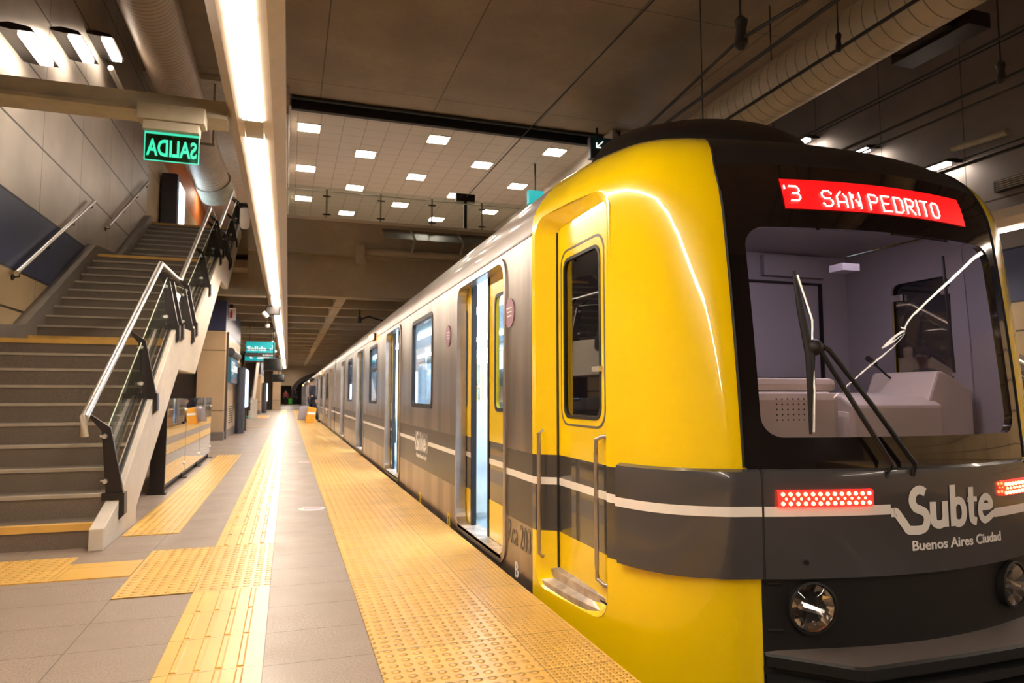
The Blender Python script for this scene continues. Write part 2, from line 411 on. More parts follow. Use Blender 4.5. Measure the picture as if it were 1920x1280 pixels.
# waffle soffit beyond the mezzanine edge
b = MB(); b.box(-3.35, 11.75, 18, 57, 4.25, 4.45)
y = 16.66
k = 0
while y < 57:
    b.box(*((-.95, 9.35) if k == 0 else (-3.35, 11.75)), y, y + .22, 3.44, 4.3); y += 2.06 if k else 2.1; k += 1
for x in (-2.2, 1.08, 4.1, 7.1, 10.3): b.box(x, x + .22, 16.7, 57, 3.45, 4.3)
struct('ceiling', b, 'beam', label='low coffered concrete ceiling of crossing beams')
# bulkhead with the tunnel arch
arch = [(.25, 0.0), (.25, 1.5)] + [(4.2 - 3.95 * math.cos(t), 1.5 + 1.75 * math.sin(t)) for t in [math.pi * k / 24 for k in range(1, 24)]] + [(8.15, 1.5), (8.15, 0)]
poly = [(-.55, 4.4), (-.55, 1.9), (.25, 1.9)] + arch[1:-1] + [(8.15, 1.9), (8.95, 1.9), (8.95, 4.4)]
b = MB(); b.prism(poly, 'y', 57, 57.5); struct('wall_back', b, 'beam', label='concrete bulkhead over the tunnel arch')
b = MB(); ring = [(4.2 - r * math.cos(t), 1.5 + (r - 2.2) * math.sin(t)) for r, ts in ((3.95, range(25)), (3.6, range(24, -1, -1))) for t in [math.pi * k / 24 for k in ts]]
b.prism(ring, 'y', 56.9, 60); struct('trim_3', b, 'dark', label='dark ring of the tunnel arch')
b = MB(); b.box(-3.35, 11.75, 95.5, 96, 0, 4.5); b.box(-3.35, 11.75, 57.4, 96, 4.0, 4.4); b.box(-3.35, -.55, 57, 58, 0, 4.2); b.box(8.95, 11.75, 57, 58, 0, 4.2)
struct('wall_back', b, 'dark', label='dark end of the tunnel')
b = MB(); b.box(-1.15, -.55, 56.6, 57.3, 0, 3.44); struct('wall_back', b, 'beige_col', label='narrow beige stone pier at the far end of the platform')

# ---------------- tactile strips
def strip(label, x0, x1, y0, y1, m, mir=False, h=.006):
    b = MB(); b.box(x0, x1, y0, y1, 0, h)
    if m == 'tac_bar':
        k = math.ceil((max(y0, -2) - .2) / .4)
        while .2 + (k + 1) * .4 <= min(y1, 16) + .01:
            ya = .2 + k * .4; k += 1
            for xb in (-.40, -.315, -.235, -.155): b.prism([(xb - .015, h), (xb - .008, h + .005), (xb + .008, h + .005), (xb + .015, h)], 'y', ya + .015, ya + .385)
    o = b.build('tactile_paving', m, None, mirror=mir)
    return tag(o, label, 'tactile paving')
strip('wide yellow tactile strip along the platform edge beside the yellow train', .37, 1.29, Y0, 57, 'tac_edge')
strip('wide yellow tactile strip along the edge of the opposite platform', .37, 1.29, Y0, 57, 'tac_edge', True)
strip('narrow yellow guiding strip with raised bars at the bottom edge of the photo', -.47, -.07, Y0, 4.2, 'tac_bar')
strip('narrow yellow guiding strip running far down the middle of the platform', -.47, -.07, 5.4, 57, 'tac_bar')
strip('yellow dotted square where the guiding strips cross before the stairs', -.87, -.07, 4.2, 5.4, 'tac_dome')
strip('short yellow ribbed strip leading from the crossing square to the stairs', -1.3, -.875, 4.7, 5.12, 'tac_cross')
strip('yellow dotted block in front of the lowest stair step', -3.3, -1.305, 4.7, 5.34, 'tac_dome')
strip('yellow dotted strip beside the stringer and glass barrier', -1.19, -.79, 6.02, 13.6, 'tac_dome')
strip('short yellow cross strip before the escalator', -1.9, -.48, 25.4, 25.8, 'tac_cross')
strip('pale yellow dotted patch at the foot of the escalator', -1.6, -.9, 35.5, 40.5, 'tac_dome')
# floor stickers
for i, (x, y, w, l) in enumerate(((.12, 6.93, .25, .24), (.2, 11.8, .2, .22), (.1, 16.7, .2, .22))):
    lab = ['pink, blue and cream printed sticker on the floor nearest the camera', 'second floor sticker from the camera, left of the yellow edge', 'farthest faded floor sticker on the platform'][i]
    b = MB(); n = 20
    b.prism([(x + w / 2 + w / 2 * math.cos(2 * math.pi * k / n), y + l / 2 * math.sin(2 * math.pi * k / n)) for k in range(n)], 'z', 0, .002)
    o = b.build('floor_sticker', 'cream'); tag(o, lab, 'sticker', 'round stickers on the platform floor')
    ORG[o] = Vector((0, 0, 0))
    b = MB(); b.box(x + w * .2, x + w * .85, y - .03, y + l * .3, .002, .003); b.build('printed_band', 'pink', o)
    b = MB(); b.box(x + w * .2, x + w * .98, y - l * .3, y - .03, .002, .003); b.build('printed_band', 'skyblue', o)

# ============================================================ STAIRS
R_, T_ = .1686, .31
def nose(k): return 5.668 + (k - 1) * T_ + (1.5 if k > 10 else 0) + (1.5 if k > 21 else 0), k * R_
TOPK = 31
LOWER = [(6.62, 0), (6.62, .14), (8.68, 1.38), (10.16, 1.38), (13.3, 3.16), (14.7, 3.22), (17.85, 4.95), (18.6, 4.95)]
def stairs(mir):
    side = 'right' if mir else 'left'
    r = thing('staircase', 'grey stone staircase with two landings climbing the %s wall' % ('opposite platform' if mir else 'left'), 'stairs', ((MX - -2.3) if mir else -2.3, 5.67, 0))
    poly = [(5.668, 0)]
    for k in range(1, TOPK + 1):
        y, z = nose(k); poly.append((y, z)); poly.append((nose(k + 1)[0] if k < TOPK else 17.995, z))
    poly += [(17.995, 5.0)] + [p for p in reversed(LOWER) if p[0] < 17.95]
    b = MB(); b.prism(poly, 'x', -3.34, -1.3); b.build('flight', 'step', r, mirror=mir)
    for k in range(1, TOPK + 1):
        y, z = nose(k); yel = k in (1, 10, 11, 21, 22, 31)
        b = MB()
        if yel: b.box(-3.2, -1.31, y - .012, y + .06, z - .045, z + .004)
        else: b.box(-3.2, -1.31, y - .010, y + .05, z - .022, z + .003)
        b.build('nosing', 'nosing_yellow' if yel else 'nosing', r, mirror=mir)
    # sloped skirting at the wall
    sk = []
    for k, dy in ((1, -.12), (10, 0), (11, 0), (21, 0), (22, 0), (31, 0)):
        y, z = nose(k); sk.append((y + dy - .12, z + .13))
    sk = [(5.5, 0), (5.5, .2)] + sk[1:] + [(18.04, nose(31)[1] + .14), (18.04, 4.9)] + [(14.6, 3.3), (13.4, 3.2), (10.2, 1.45), (8.7, 1.4), (6.6, 0)]
    b = MB(); b.prism(sk, 'x', -3.345, -3.2); b.build('skirting', 'plinth', r, mirror=mir)
    # concrete stringer on the platform side
    top = [(5.53, 0), (5.53, .15), (5.95, .28), (8.45, 1.87), (9.75, 1.92), (13.3, 3.74), (14.9, 3.78), (18.0, 5.44), (18.6, 5.46)]
    b = MB(); b.prism(top + list(reversed(LOWER)), 'x', -1.30, -1.205); b.build('stringer', 'stringer', r, bevel=.008, mirror=mir)
    for P in ([(6.0, .30), (8.42, 1.85), (8.42, 1.905), (6.0, .355)], [(9.8, 1.93), (13.28, 3.72), (13.28, 3.775), (9.8, 1.985)], [(14.95, 3.80), (17.9, 5.38), (17.9, 5.435), (14.95, 3.855)]):
        b = MB(); b.prism(P, 'x', -1.275, -1.25); b.build('glass_channel', 'post', r, mirror=mir)
    # balustrade of glass, posts and handrail
    def line_z(y):
        return float(np.interp(y, [5.53, 5.95, 8.45, 9.75, 13.3, 14.9, 18.0, 19], [.15, .28, 1.87, 1.92, 3.74, 3.78, 5.44, 5.46]))
    g = thing('stair_balustrade', 'glass balustrade with black steel posts and steel handrail along the %s staircase' % ('opposite' if mir else 'left'), 'railing', ((MX + 1.25) if mir else -1.25, 6, .5))
    for y in (6.0, 7.2, 8.4, 8.7, 9.65, 9.95, 11.4, 12.9, 13.35, 14.75, 15.1, 16.4, 17.7, 18.2):
        z = line_z(y)
        P = [(-1.30, z - .0), (-1.35, z + .50), (-1.45, z + .62), (-1.435, z + .63), (-1.29, z + .525), (-1.18, z + .0)]
        b = MB(); b.prism(P, 'y', y - .02, y + .02); b.prism([(-1.325, z - .02), (-1.325, z + .03), (-1.17, z + .03), (-1.165, z - .13), (-1.20, z - .17), (-1.20, z - .02)], 'y', y - .05, y + .05)
        p = b.build('post', 'post', g, mirror=mir)
        for dz in (.12, .46):
          b = MB(); b.tube([(-1.30 - dz * .05, y - .05, z + dz), (-1.30 - dz * .05, y + .05, z + dz)], .018, 8); b.tube([(-1.34 - dz * .05, y, z + dz), (-1.27, y, z + dz)], .01, 6)
          b.build('clamp', 'steel', p, mirror=mir)
    for y0, y1 in ((5.95, 8.42), (8.7, 9.65), (9.95, 13.25), (13.5, 14.8), (15.05, 17.75)):
        b = MB(); P = [(y0 + .25 if y1 - y0 > 2 else y0, line_z(y0 + .25 if y1 - y0 > 2 else y0) + .06), (y1, line_z(y1) + .06), (y1, line_z(y1) + .55), (y0 + .02, line_z(y0) + .5)]
        q = [(-1.325, p[0], p[1]) for p in P]; i = b.pts(q); b.q(i, i + 1, i + 2, i + 3); j = b.pts([(x + .012, y, z) for x, y, z in q]); b.q(j + 3, j + 2, j + 1, j)
        gl = b.build('glass_pane', 'glass', g, mirror=mir)
        b = MB(); b.tube([q[3], q[2]], .005, 6); b.build('glass_edge', 'glass_edge', gl, mirror=mir)
    H = [(-1.43, 5.84, .78), (-1.43, 5.82, .92), (-1.43, 8.66, 2.60), (-1.43, 10.1, 2.63), (-1.43, 13.35, 4.50), (-1.43, 14.98, 4.52), (-1.43, 18.0, 6.17), (-1.43, 18.7, 6.2)]
    b = MB(); b.tube(H, .030, 14); b.build('handrail', 'steel', g, True, mirror=mir)
    # wall handrails
    for (a, c, lab) in (((9.97, 2.62), (13.27, 4.44), 'lower'), ((14.3, 4.26), (17.72, 6.13), 'upper')):
        w = thing('wall_handrail', '%s steel handrail on black brackets on the wall of the %s staircase' % (lab, 'opposite' if mir else 'left'), 'handrail', ((MX + 3.27) if mir else -3.27, a[0], a[1]))
        b = MB(); b.tube([(-3.27, a[0], a[1]), (-3.27, c[0], c[1])], .028, 12); b.build('rail', 'steel', w, True, mirror=mir)
        for t in (.03, .35, .68, .97):
            y = a[0] + (c[0] - a[0]) * t; z = a[1] + (c[1] - a[1]) * t
            b = MB(); b.tube([(-3.27, y, z - .02), (-3.27, y, z - .09), (-3.34, y, z - .1)], .011, 8); b.tube([(-3.35, y, z - .1), (-3.335, y, z - .1)], .04, 12); b.build('bracket', 'post', w, mirror=mir)
stairs(False); stairs(True)
for mir in (False, True):
    b = MB(); b.box(-3.35, -1.45, 18.5, 18.6, 0, 2.68); b.box(-3.34, -2.2, 13.8, 13.9, 0, 3.1)
    struct('wall_inner', b, 'brown_wood', mir, label='dark brown wall behind the stairs')

# ============================================================ WALL LAMPS, DUCTS, LIGHT TROUGH
names = ('lowest', 'middle', 'topmost')
for mir in (False, True):
    for i, (y, z) in enumerate(((9.6, 5.36), (11.4, 6.26), (13.1, 7.1))):
        x = -3.05
        t = thing('wall_lamp', '%s of the three lamps stepping up the %s wall' % (names[i], 'right' if mir else 'left'), 'lamp', ((MX + 3.35) if mir else -3.35, y, z), 'wall lamps over the %s stairs' % ('opposite' if mir else 'left'))
        b = MB(); b.prism([(-3.35, z + .06), (-3.22, z + .09), (-3.0, z + .06), (-2.95, z), (-3.2, z + .0), (-3.35, z + .02)], 'y', y - .48, y + .44); b.build('hood', 'post', t, mirror=mir)
        b = MB(); b.box(-3.14, -3.0, y - .42, y + .36, z - .03, z - .002); b.build('lamp_tube', 'sconce', t, mirror=mir)
t = thing('emergency_light', 'slim unlit emergency light on the left wall beyond the three lamps', 'lamp', (-3.2, 13.95, 6.9))
b = MB(); b.tube([(-3.2, 13.6, 7.0), (-3.2, 14.9, 6.95)], .05, 10); b.build('tube_cover', 'white', t, True)
t = thing('emergency_light', 'grey tubular fitting near the nearest lamp on the right wall', 'lamp', (11.55, 8.9, 5.7))
b = MB(); b.tube([(11.5, 8.1, 5.55), (11.5, 9.1, 5.6)], .06, 10); b.build('tube_cover', 'arm', t, True)
t = thing('vent_grille', 'dark slotted vent in the right wall above the train', 'vent', (11.72, 7.9, 4.75))
b = MB(); b.box(11.66, 11.76, 7.2, 8.5, 4.62, 4.82); b.build('frame', 'post', t)
for k in range(5):
    b = MB(); b.box(11.64, 11.67, 7.25, 8.45, 4.64 + k * .036, 4.655 + k * .036); b.build('slat', 'arm', t)
b = MB(); b.tube([(-2.33, Y0, 7.5), (-2.33, 19.6, 7.5), (-2.28, 20.3, 7.42), (-2.2, 20.9, 7.2)], .455, 40)
d = thing('ventilation_duct', 'large round ribbed duct beside the left wall', 'duct', (-2.33, 3, 7.04)); b.build('duct_body', 'duct', d, True)
b = MB(); b.tube([(-2.2, 20.85, 7.22), (-2.08, 21.25, 6.95)], [.5, .5], 32); b.build('end_collar', 'arm', d, True)
for y in (9.0, 17.2):
    b = MB(); b.box(-2.85, -1.8, y - .03, y + .03, 6.98, 7.04); b.box(-2.83, -2.79, y - .02, y + .02, 7, 8.62); b.box(-1.86, -1.82, y - .02, y + .02, 7, 8.62); b.build('hanger', 'arm', d)
d = thing('ventilation_duct', 'large round ribbed duct above the right track', 'duct', (7.95, 3, 5.95))
b = MB(); b.tube([(7.95, Y0, 6.4), (7.95, 24, 6.4)], .46, 40); b.build('duct_body', 'duct_r', d, True)
b = MB(); b.box(8.35, 8.75, 6.3, 7.5, 5.95, 6.15); b.box(8.2, 8.4, 6.5, 7.3, 6.0, 6.3); b.build('air_outlet', 'post', d)

for mir in (False, True):
    far = 'over the opposite platform' if mir else 'over the near platform'
    t = thing('linear_light', 'long trough of fluorescent tubes running %s' % far, 'light', ((MX + .29) if mir else -.29, 5.6, 3.2))
    prof = [(-.385, 3.205), (-.385, 3.235), (-.235, 3.235), (-.235, 3.205), (-.165, 3.215), (-.07, 3.30), (-.07, 3.42), (-.51, 3.42), (-.51, 3.33), (-.43, 3.21)]
    b = MB(); b.prism(prof, 'y', Y0, 56.5); b.build('trough', 'trough', t, mirror=mir)
    y = 5.92 - 1.52 * 13
    ys = []
    # three lamps then a short gap
    y = 5.48
    while y > Y0 + 1.6:
        ys.append((y - 1.5, y)); y -= 1.53
    y = 5.9; k = 0
    while y < 55:
        ys.append((y, y + 1.48)); y += 1.52; k += 1
        if k % 6 == 0: y += .5
    for a, c in ys:
        b = MB(); b.box(-.383, -.237, a, c, 3.196, 3.225); b.build('lamp_cover', 'tube', t, mirror=mir)
    b = MB(); b.box(-.38, -.24, 5.5, 5.88, 3.2, 3.22); b.build('speaker_grille', 'arm', t, mirror=mir)
    for i, y in enumerate((-4.2, 5.55, 15.35, 24.6, 34.2)):
        b = MB(); b.box(-3.34, -.50, y, y + .2, 3.225, 3.345); b.box(-3.34, -.50, y - .03, y + .23, 3.195, 3.225)
        o = b.build('support_arm', 'arm', t, mirror=mir)
    for y in (0, 10.5):
        b = MB(); b.tube([(-.29, y, 3.42), (-.29, y, 8.62)], .012, 6); b.build('hanger_rod', 'post', t, mirror=mir)

# exit sign seen from behind, under the nearest arm
t = thing('exit_sign', 'green lit glass exit sign reading SALIDA seen from behind', 'sign', (-.87, 5.52, 3.2))
b = MB(); b.box(-1.10, -.64, 5.42, 5.58, 3.10, 3.22); b.box(-1.06, -.68, 5.44, 5.56, 3.03, 3.10); b.build('housing', 'arm', t, bevel=.008)
b = MB(); b.box(-1.05, -.685, 5.497, 5.503, 2.815, 3.035); b.build('glass_panel', 'green_glass', t)
b = MB()
for (a0, a1, z0, z1) in ((-1.05, -.685, 2.812, 2.818), (-1.053, -1.047, 2.815, 3.03), (-.688, -.682, 2.815, 3.03), (-1.05, -.685, 3.015, 3.035)): b.box(a0, a1, 5.494, 5.506, z0, z1)
b.build('lit_edge', 'green_glow', t)
text('lettering', 'SALIDA', .17, 'green', t, lambda u, v, w: (-.697 - u, 5.49 + w, 2.852 + v * 1.02), .0045, w=.34)

# ============================================================ MEZZANINE FURNISHING
CG = 'square lights in the tile ceiling'
rowl = ('nearest row', 'second row', 'farthest row')
for i, (x, y0) in enumerate(((.37, 19.25), (2.08, 20.87), (3.96, 19.0), (5.75, 20.7), (7.55, 18.9))):
    for j in range(3):
        y = y0 + j * 3.57
        coln = ('leftmost column', 'second column from left', 'middle column', 'second column from right', 'rightmost column')[i]
        t = thing('ceiling_light', 'square tile ceiling light, %s, %s' % (coln, rowl[j]), 'light', (x, y, 8.5), CG)
        b = MB(); b.box(x - .3, x + .3, y - .3, y + .3, 8.488, 8.499); b.build('diffuser', 'panel', t)
        b = MB()
        for a in (-1, 1): b.box(x + a * .3 - .015, x + a * .3 + .015, y - .315, y + .315, 8.48, 8.5); b.box(x - .315, x + .315, y + a * .3 - .015, y + a * .3 + .015, 8.48, 8.5)
        b.build('frame', 'trough', t)
t = thing('downlight', 'small round downlight in the upper hall ceiling at the stair top', 'light', (-2.8, 26.9, 8.5))
b = MB(); b.tube([(-2.8, 26.9, 8.47), (-2.8, 26.9, 8.5)], .3, 24); b.build('lens', 'panel', t)
g = thing('mezzanine_railing', 'frameless glass railing with clamps along the mezzanine edge', 'railing', (4, 16.45, 5.24))
xs = [-.5, .76, 2.03, 3.29, 4.58, 5.86, 7.14, 8.4]
for x in xs:
    b = MB(); b.box(x - .02, x + .02, 16.46, 16.50, 4.9, 5.98); p = b.build('post', 'arm', g)
    b = MB(); b.box(x - .09, x + .09, 16.43, 16.46, 5.34, 5.37); b.build('clamp', 'post', p); b = MB(); b.box(x - .09, x + .09, 16.43, 16.46, 5.78, 5.81); b.build('clamp', 'post', p)
for a, c in zip(xs, xs[1:]):
    b = MB(); i = b.pts([(a + .02, 16.44, 5.27), (c - .02, 16.44, 5.27), (c - .02, 16.44, 6.02), (a + .02, 16.44, 6.02)]); b.q(i, i + 1, i + 2, i + 3); b.build('glass_pane', 'glass', g)
b = MB(); b.tube([(-.6, 16.52, 5.93), (8.9, 16.52, 5.93)], .018, 8); b.build('handrail', 'steel', g, True)
b = MB(); b.box(-.6, 8.9, 16.38, 16.44, 5.2, 5.27); b.build('edge_angle', 'trough', g)
g = thing('glass_canopy', 'row of sloping glass panels on curved brackets below the mezzanine edge', 'canopy', (4, 16.2, 4.9))
for x0, x1 in ((2.05, 2.72), (2.78, 3.9), (3.96, 5.1), (5.16, 6.3)):
    b = MB(); i = b.pts([(x0, 16.35, 5.1), (x1, 16.35, 5.1), (x1, 15.75, 4.74), (x0, 15.75, 4.74)]); b.q(i, i + 1, i + 2, i + 3); b.build('glass_pane', 'canopy_glass', g)
for x in (2.75, 3.93, 5.13, 6.33):
    b = MB(); b.tube([(x, 16.4, 5.05), (x, 16.1, 4.93), (x, 15.8, 4.7), (x, 16.1, 4.55), (x, 16.4, 4.52)], .035, 8); b.build('bracket', 'arm', g)
b = MB(); b.tube([(1.6, 16.25, 4.5), (7.5, 16.25, 4.5)], .09, 12); b.box(1.42, 1.62, 16.0, 16.4, 4.15, 4.6); b.build('pipe', 'beam', g)
t = thing('hanging_monitor', 'dark screen back on a tall post above the mezzanine railing', 'monitor', (4.25, 16.9, 5.24))
b = MB(); b.box(4.22, 4.30, 16.9, 16.98, 5.24, 6.2); b.build('pole', 'post', t)
b = MB(); b.box(4.0, 4.5, 16.85, 17.0, 6.1, 6.3); b.build('casing', 'post', t)
t = thing('direction_sign', 'teal hanging sign with an arrow and letter S above the train cab', 'sign', (8.2, 16.8, 7.7))
b = MB(); b.box(7.76, 9.2, 16.75, 16.95, 7.62, 8.22); b.build('casing', 'slate', t)
b = MB(); b.box(7.80, 9.2, 16.73, 16.75, 7.85, 8.2); b.build('face', 'teal_dark', t)
text('lettering', 'Salida', .3, 'sign_white', t, lambda u, v, w: (8.45 + u, 16.725 - w, 7.92 + v))
b = MB(); b.tube([(8.12, 16.72, 8.1), (7.93, 16.72, 7.92)], .014, 6); b.tube([(7.93, 16.72, 8.05), (7.93, 16.72, 7.92), (8.06, 16.72, 7.92)], .014, 6); b.build('arrow', 'sign_white', t)
for x in (8.0, 8.7):
    b = MB(); b.tube([(x, 16.85, 8.2), (x, 16.85, 8.52)], .035, 8); b.build('hanger', 'post', t)
t = thing('direction_sign', 'small blue lit sign over the roof line beyond the mezzanine railing', 'sign', (7.3, 20, 7.15))
b = MB(); b.box(7.11, 7.6, 20, 20.2, 7.18, 7.6); b.build('casing', 'teal', t)
b = MB(); b.tube([(7.35, 20.1, 7.6), (7.35, 20.1, 8.5)], .03, 8); b.build('hanger', 'post', t)
for mir in (False, True):
    t = thing('advertising_screen', 'tall lit advertising screen at the top of the %s' % ('opposite stairs' if mir else 'left stairs'), 'screen', ((MX + 3.1) if mir else -3.1, 20.5, 5.24))
    b = MB(); b.box(-3.30, -2.92, 19.6, 19.9, 5.24, 6.95); b.box(-3.30, -3.02, 19.9, 21.6, 5.24, 7.05); b.build('casing', 'slate', t, mirror=mir)
    b = MB(); b.box(-3.02, -3.0, 19.95, 21.55, 5.6, 7.0); b.build('display', 'screen', t, mirror=mir)
t = thing('ticket_hall_gate', 'grey framed opening at the back of the upper hall', 'gate', (-1.6, 30, 5.24))
b = MB(); b.box(-2.6, -.8, 30, 30.1, 7.0, 7.3); b.box(-2.6, -2.4, 30, 30.1, 5.24, 7.0); b.box(-.95, -.8, 30, 30.1, 5.24, 7.0); b.build('frame', 'trough', t)
b = MB(); b.box(-2.4, -.95, 30.05, 30.1, 5.24, 6.9); b.build('opening', 'dark', t)
t = thing('wall_light', 'white oval bulkhead light beside the top of the stairs', 'light', (-.92, 14.6, 4.6))
b = MB(); b.box(-1.02, -.82, 14.5, 14.75, 4.88, 4.95); b.build('bracket', 'post', t)
b = MB(); b.loft([[(-.92 + rr * .10 * math.cos(a), 14.6 + rr * .07 * math.sin(a), z) for a in [2 * math.pi * k / 20 for k in range(20)]] for z, rr in ((4.88, .7), (4.86, .95), (4.6, 1.0), (4.5, .9), (4.45, .6), (4.44, .05))])
b.build('cover', 'white', t, True)

# ============================================================ PLATFORM FURNITURE
def barrier(mir):
    t = thing('glass_barrier', 'low glass barrier with bronze reflective panes beside the %s stairs' % ('opposite' if mir else 'left'), 'barrier', ((MX + 1.3) if mir else -1.3, 10.8, 0))
    for i, y in enumerate((8.45, 10.05, 11.6, 13.15)):
        b = MB()
        if i == 0: b.box(-1.42, -1.27, y - .02, y + .02, 0, 1.06)
        else: b.box(-1.40, -1.31, y - .02, y + .02, 0, 1.0)
        b.box(-1.44, -1.25, y - .05, y + .05, 0, .012); p = b.build('post', 'post', t, mirror=mir)
    for y0, y1 in ((8.48, 10.04), (10.06, 11.59), (11.61, 13.14)):
        b = MB(); b.box(-1.292, -1.28, y0, y1, .10, 1.05); p = b.build('glass_pane', 'mirror_glass', t, mirror=mir)
        for z in (.2, .9):
            b = MB(); b.tube([(-1.31, y1 - .05, z), (-1.265, y1 - .05, z)], .02, 8); b.build('stud', 'steel', p, mirror=mir)
    b = MB(); b.box(-1.36, -1.32, 8.45, 13.15, .04, .09); b.build('bottom_rail', 'post', t, mirror=mir)
barrier(False); barrier(True)
# stone service block with blue upper band
for mir in (False, True):
    b = MB(); b.cur = 0; b.box(-2.12, -1.5, 18.2, 23.6, .2, 2.68); b.cur = 1; b.box(-2.12, -1.5, 18.2, 23.6, 2.68, 3.44); b.box(-3.35, -2.12, 18.25, 18.5, 2.68, 3.44)
    b.cur = 2; b.box(-2.14, -1.48, 18.18, 23.62, 0, .2)
    struct('wall_service', b, ['beige_col', 'wall_blue', 'plinth'], mir, label='beige stone service block with a blue band on the platform')
    b = MB(); b.cur = 0; b.box(-2.5, -1.6, 44, 50, .2, 2.4); b.cur = 1; b.box(-2.5, -1.6, 44, 50, 2.4, 3.44); b.cur = 2; b.box(-2.52, -1.58, 43.98, 50.02, 0, .2)
    struct('wall_service', b, ['beige_col', 'wall_blue', 'plinth'], mir, label='farther beige stone block on the platform')
    b = MB(); b.box(-1.5, -1.485, 22.4, 23.3, 0, 2.1); struct('door_1', b, 'brown_wood', mir, label='brown door in the side of the stone block')
t = thing('vent_grille', 'small slatted vent low in the beige stone block', 'vent', (-1.49, 19.9, .5))
b = MB(); b.box(-1.5, -1.485, 19.6, 20.9, .32, .85); b.build('frame', 'trough', t)
for k in range(8): b = MB(); b.box(-1.487, -1.475, 19.66, 20.84, .36 + k * .06, .385 + k * .06); b.build('slat', 'dark', t)
t = thing('station_name_board', 'blue station name board on the beige stone block', 'sign', (-1.45, 20.3, 1.5))
b = MB(); b.box(-1.5, -1.40, 18.75, 21.1, 1.42, 2.12); b.build('board', 'sign_blue', t)
b = MB(); b.tube([(-1.42, 18.75, 2.2), (-1.42, 21.2, 2.2)], .11, 16); b.build('light_hood', 'slate', t, True)
b = MB(); b.box(-1.405, -1.39, 18.8, 21.05, 1.42, 1.58); b.build('lower_strip', 'slate', t)
text('lettering', 'S.J.Flores', .5, 'sign_white', t, lambda u, v, w: (-1.39 + w, 18.95 + u, 1.72 + v * .75), w=2.0)
t = thing('fire_extinguisher_sign', 'white sign with a red fire extinguisher symbol above the stone block', 'sign', (-1.4, 18.9, 3.03))
b = MB(); b.box(-1.56, -1.33, 18.88, 18.9, 3.02, 3.34); b.build('plate', 'white', t)
b = MB(); b.box(-1.47, -1.41, 18.86, 18.88, 3.08, 3.24); b.box(-1.455, -1.425, 18.86, 18.88, 3.24, 3.28); b.box(-1.46, -1.39, 18.86, 18.88, 3.275, 3.29); b.build('symbol', 'red', t)
b = MB(); b.box(-1.48, -1.40, 18.87, 18.89, 3.34, 3.46); b.build('bracket', 'post', t)
def totem(lab, x, y, s=1.0):
    t = thing('information_totem', lab, 'totem', (x, y, 0))
    n = 24; P = [(x - .12 * s + .13 * s * math.cos(a), y + .1 + .22 * s * math.sin(a)) for a in [2 * math.pi * k / n for k in range(n)]]
    b = MB(); b.prism(P, 'z', 0, 1.9); b.build('column', 'slate', t, True)
    b = MB(); b.box(x - .10, x + .0, y + .3, y + 1.7, .72, 1.9); b.build('screen_case', 'slate', t)
    b = MB(); b.box(x + .0, x + .012, y + .34, y + 1.68, .75, 1.86); b.build('display', 'screen', t)
    b = MB(); b.box(x - .10, x - .02, y + 1.55, y + 1.7, 0, .75); b.build('leg', 'slate', t)
totem('slate grey information totem with a lit screen beside the stone block', -1.2, 21.3)
totem('small distant totem with a lit screen by the farther stone block', -1.3, 46)
# escalator
t = thing('escalator', 'dark escalator rising away beyond the stone block', 'escalator', (-1.7, 36, 0))
poly = [(35.0, 0), (35.0, .12), (36.2, .12)]
for k in range(22): poly += [(36.2 + k * .34, .12 + (k + 1) * .2), (36.2 + (k + 1) * .34, .12 + (k + 1) * .2)]
b = MB(); b.prism(poly + [(44, 3.9), (37.2, 0)], 'x', -2.35, -1.75); b.build('steps', 'step', t)
for x in (-2.4, -1.75):
    b = MB(); b.prism([(34.6, 0), (34.6, .75), (34.9, .9), (36.2, .92), (43, 4.6), (44, 4.6), (44, 3.2), (37.4, 0)], 'x', x, x + .08); s_ = b.build('balustrade', 'trough', t)
    b = MB(); b.tube([(x + .04, 34.6, .4), (x + .04, 34.55, .75), (x + .04, 34.9, .97), (x + .04, 36.2, 1.0), (x + .04, 43, 4.7)], .045, 8); b.build('handrail', 'rubber', s_)
b = MB(); b.box(-1.62, -1.4, 35.0, 35.2, 0, .95); b.build('newel', 'steel', t)
b = MB(); b.box(-1.8, -1.72, 34.58, 34.66, .1, .14); b.build('indicator', 'green', t)
# hanging signs and monitors
t = thing('direction_sign', 'teal hanging sign reading Salida over the platform', 'sign', (-.93, 24.9, 2.4))
b = MB(); b.box(-1.40, -.47, 24.9, 25.02, 2.56, 2.93); b.build('panel', 'teal', t)
b = MB(); b.box(-1.42, -.45, 24.88, 25.04, 2.42, 2.53); b.box(-1.40, -.47, 24.88, 24.9, 2.655, 2.68); b.build('lower_strip', 'brown_wood', t)
text('lettering', 'Salida', .2, 'sign_white', t, lambda u, v, w: (-1.37 + u, 24.89 - w, 2.63 + v), .004, w=.62)
b = MB(); b.tube([(-.55, 24.89, 2.82), (-.55, 24.89, 2.68), (-.64, 24.89, 2.68)], .012, 6); b.tube([(-.60, 24.89, 2.71), (-.64, 24.89, 2.68), (-.60, 24.89, 2.65)], .010, 6); b.build('arrow', 'sign_white', t)
text('caption', 'Avellaneda', .08, 'sign_white', t, lambda u, v, w: (-.86 + u, 24.87 - w, 2.45 + v), w=.34)
for x in (-1.3, -.6):
    b = MB(); b.tube([(x, 24.96, 2.93), (x, 24.96, 4.26)], .012, 6); b.build('hanger', 'post', t)
t = thing('direction_sign', 'teal sign with arrow and Salida text behind the first hanging sign', 'sign', (-1.4, 36, 2.6))
b = MB(); b.box(-1.95, -.65, 34, 34.1, 2.72, 3.05); b.build('panel', 'teal', t)
b = MB(); b.box(-1.95, -.65, 33.98, 34.12, 2.64, 2.70); b.build('lower_strip', 'brown_wood', t)
text('lettering', 'Salida', .24, 'sign_white', t, lambda u, v, w: (-1.42 + u, 33.99 - w, 2.82 + v), .004)
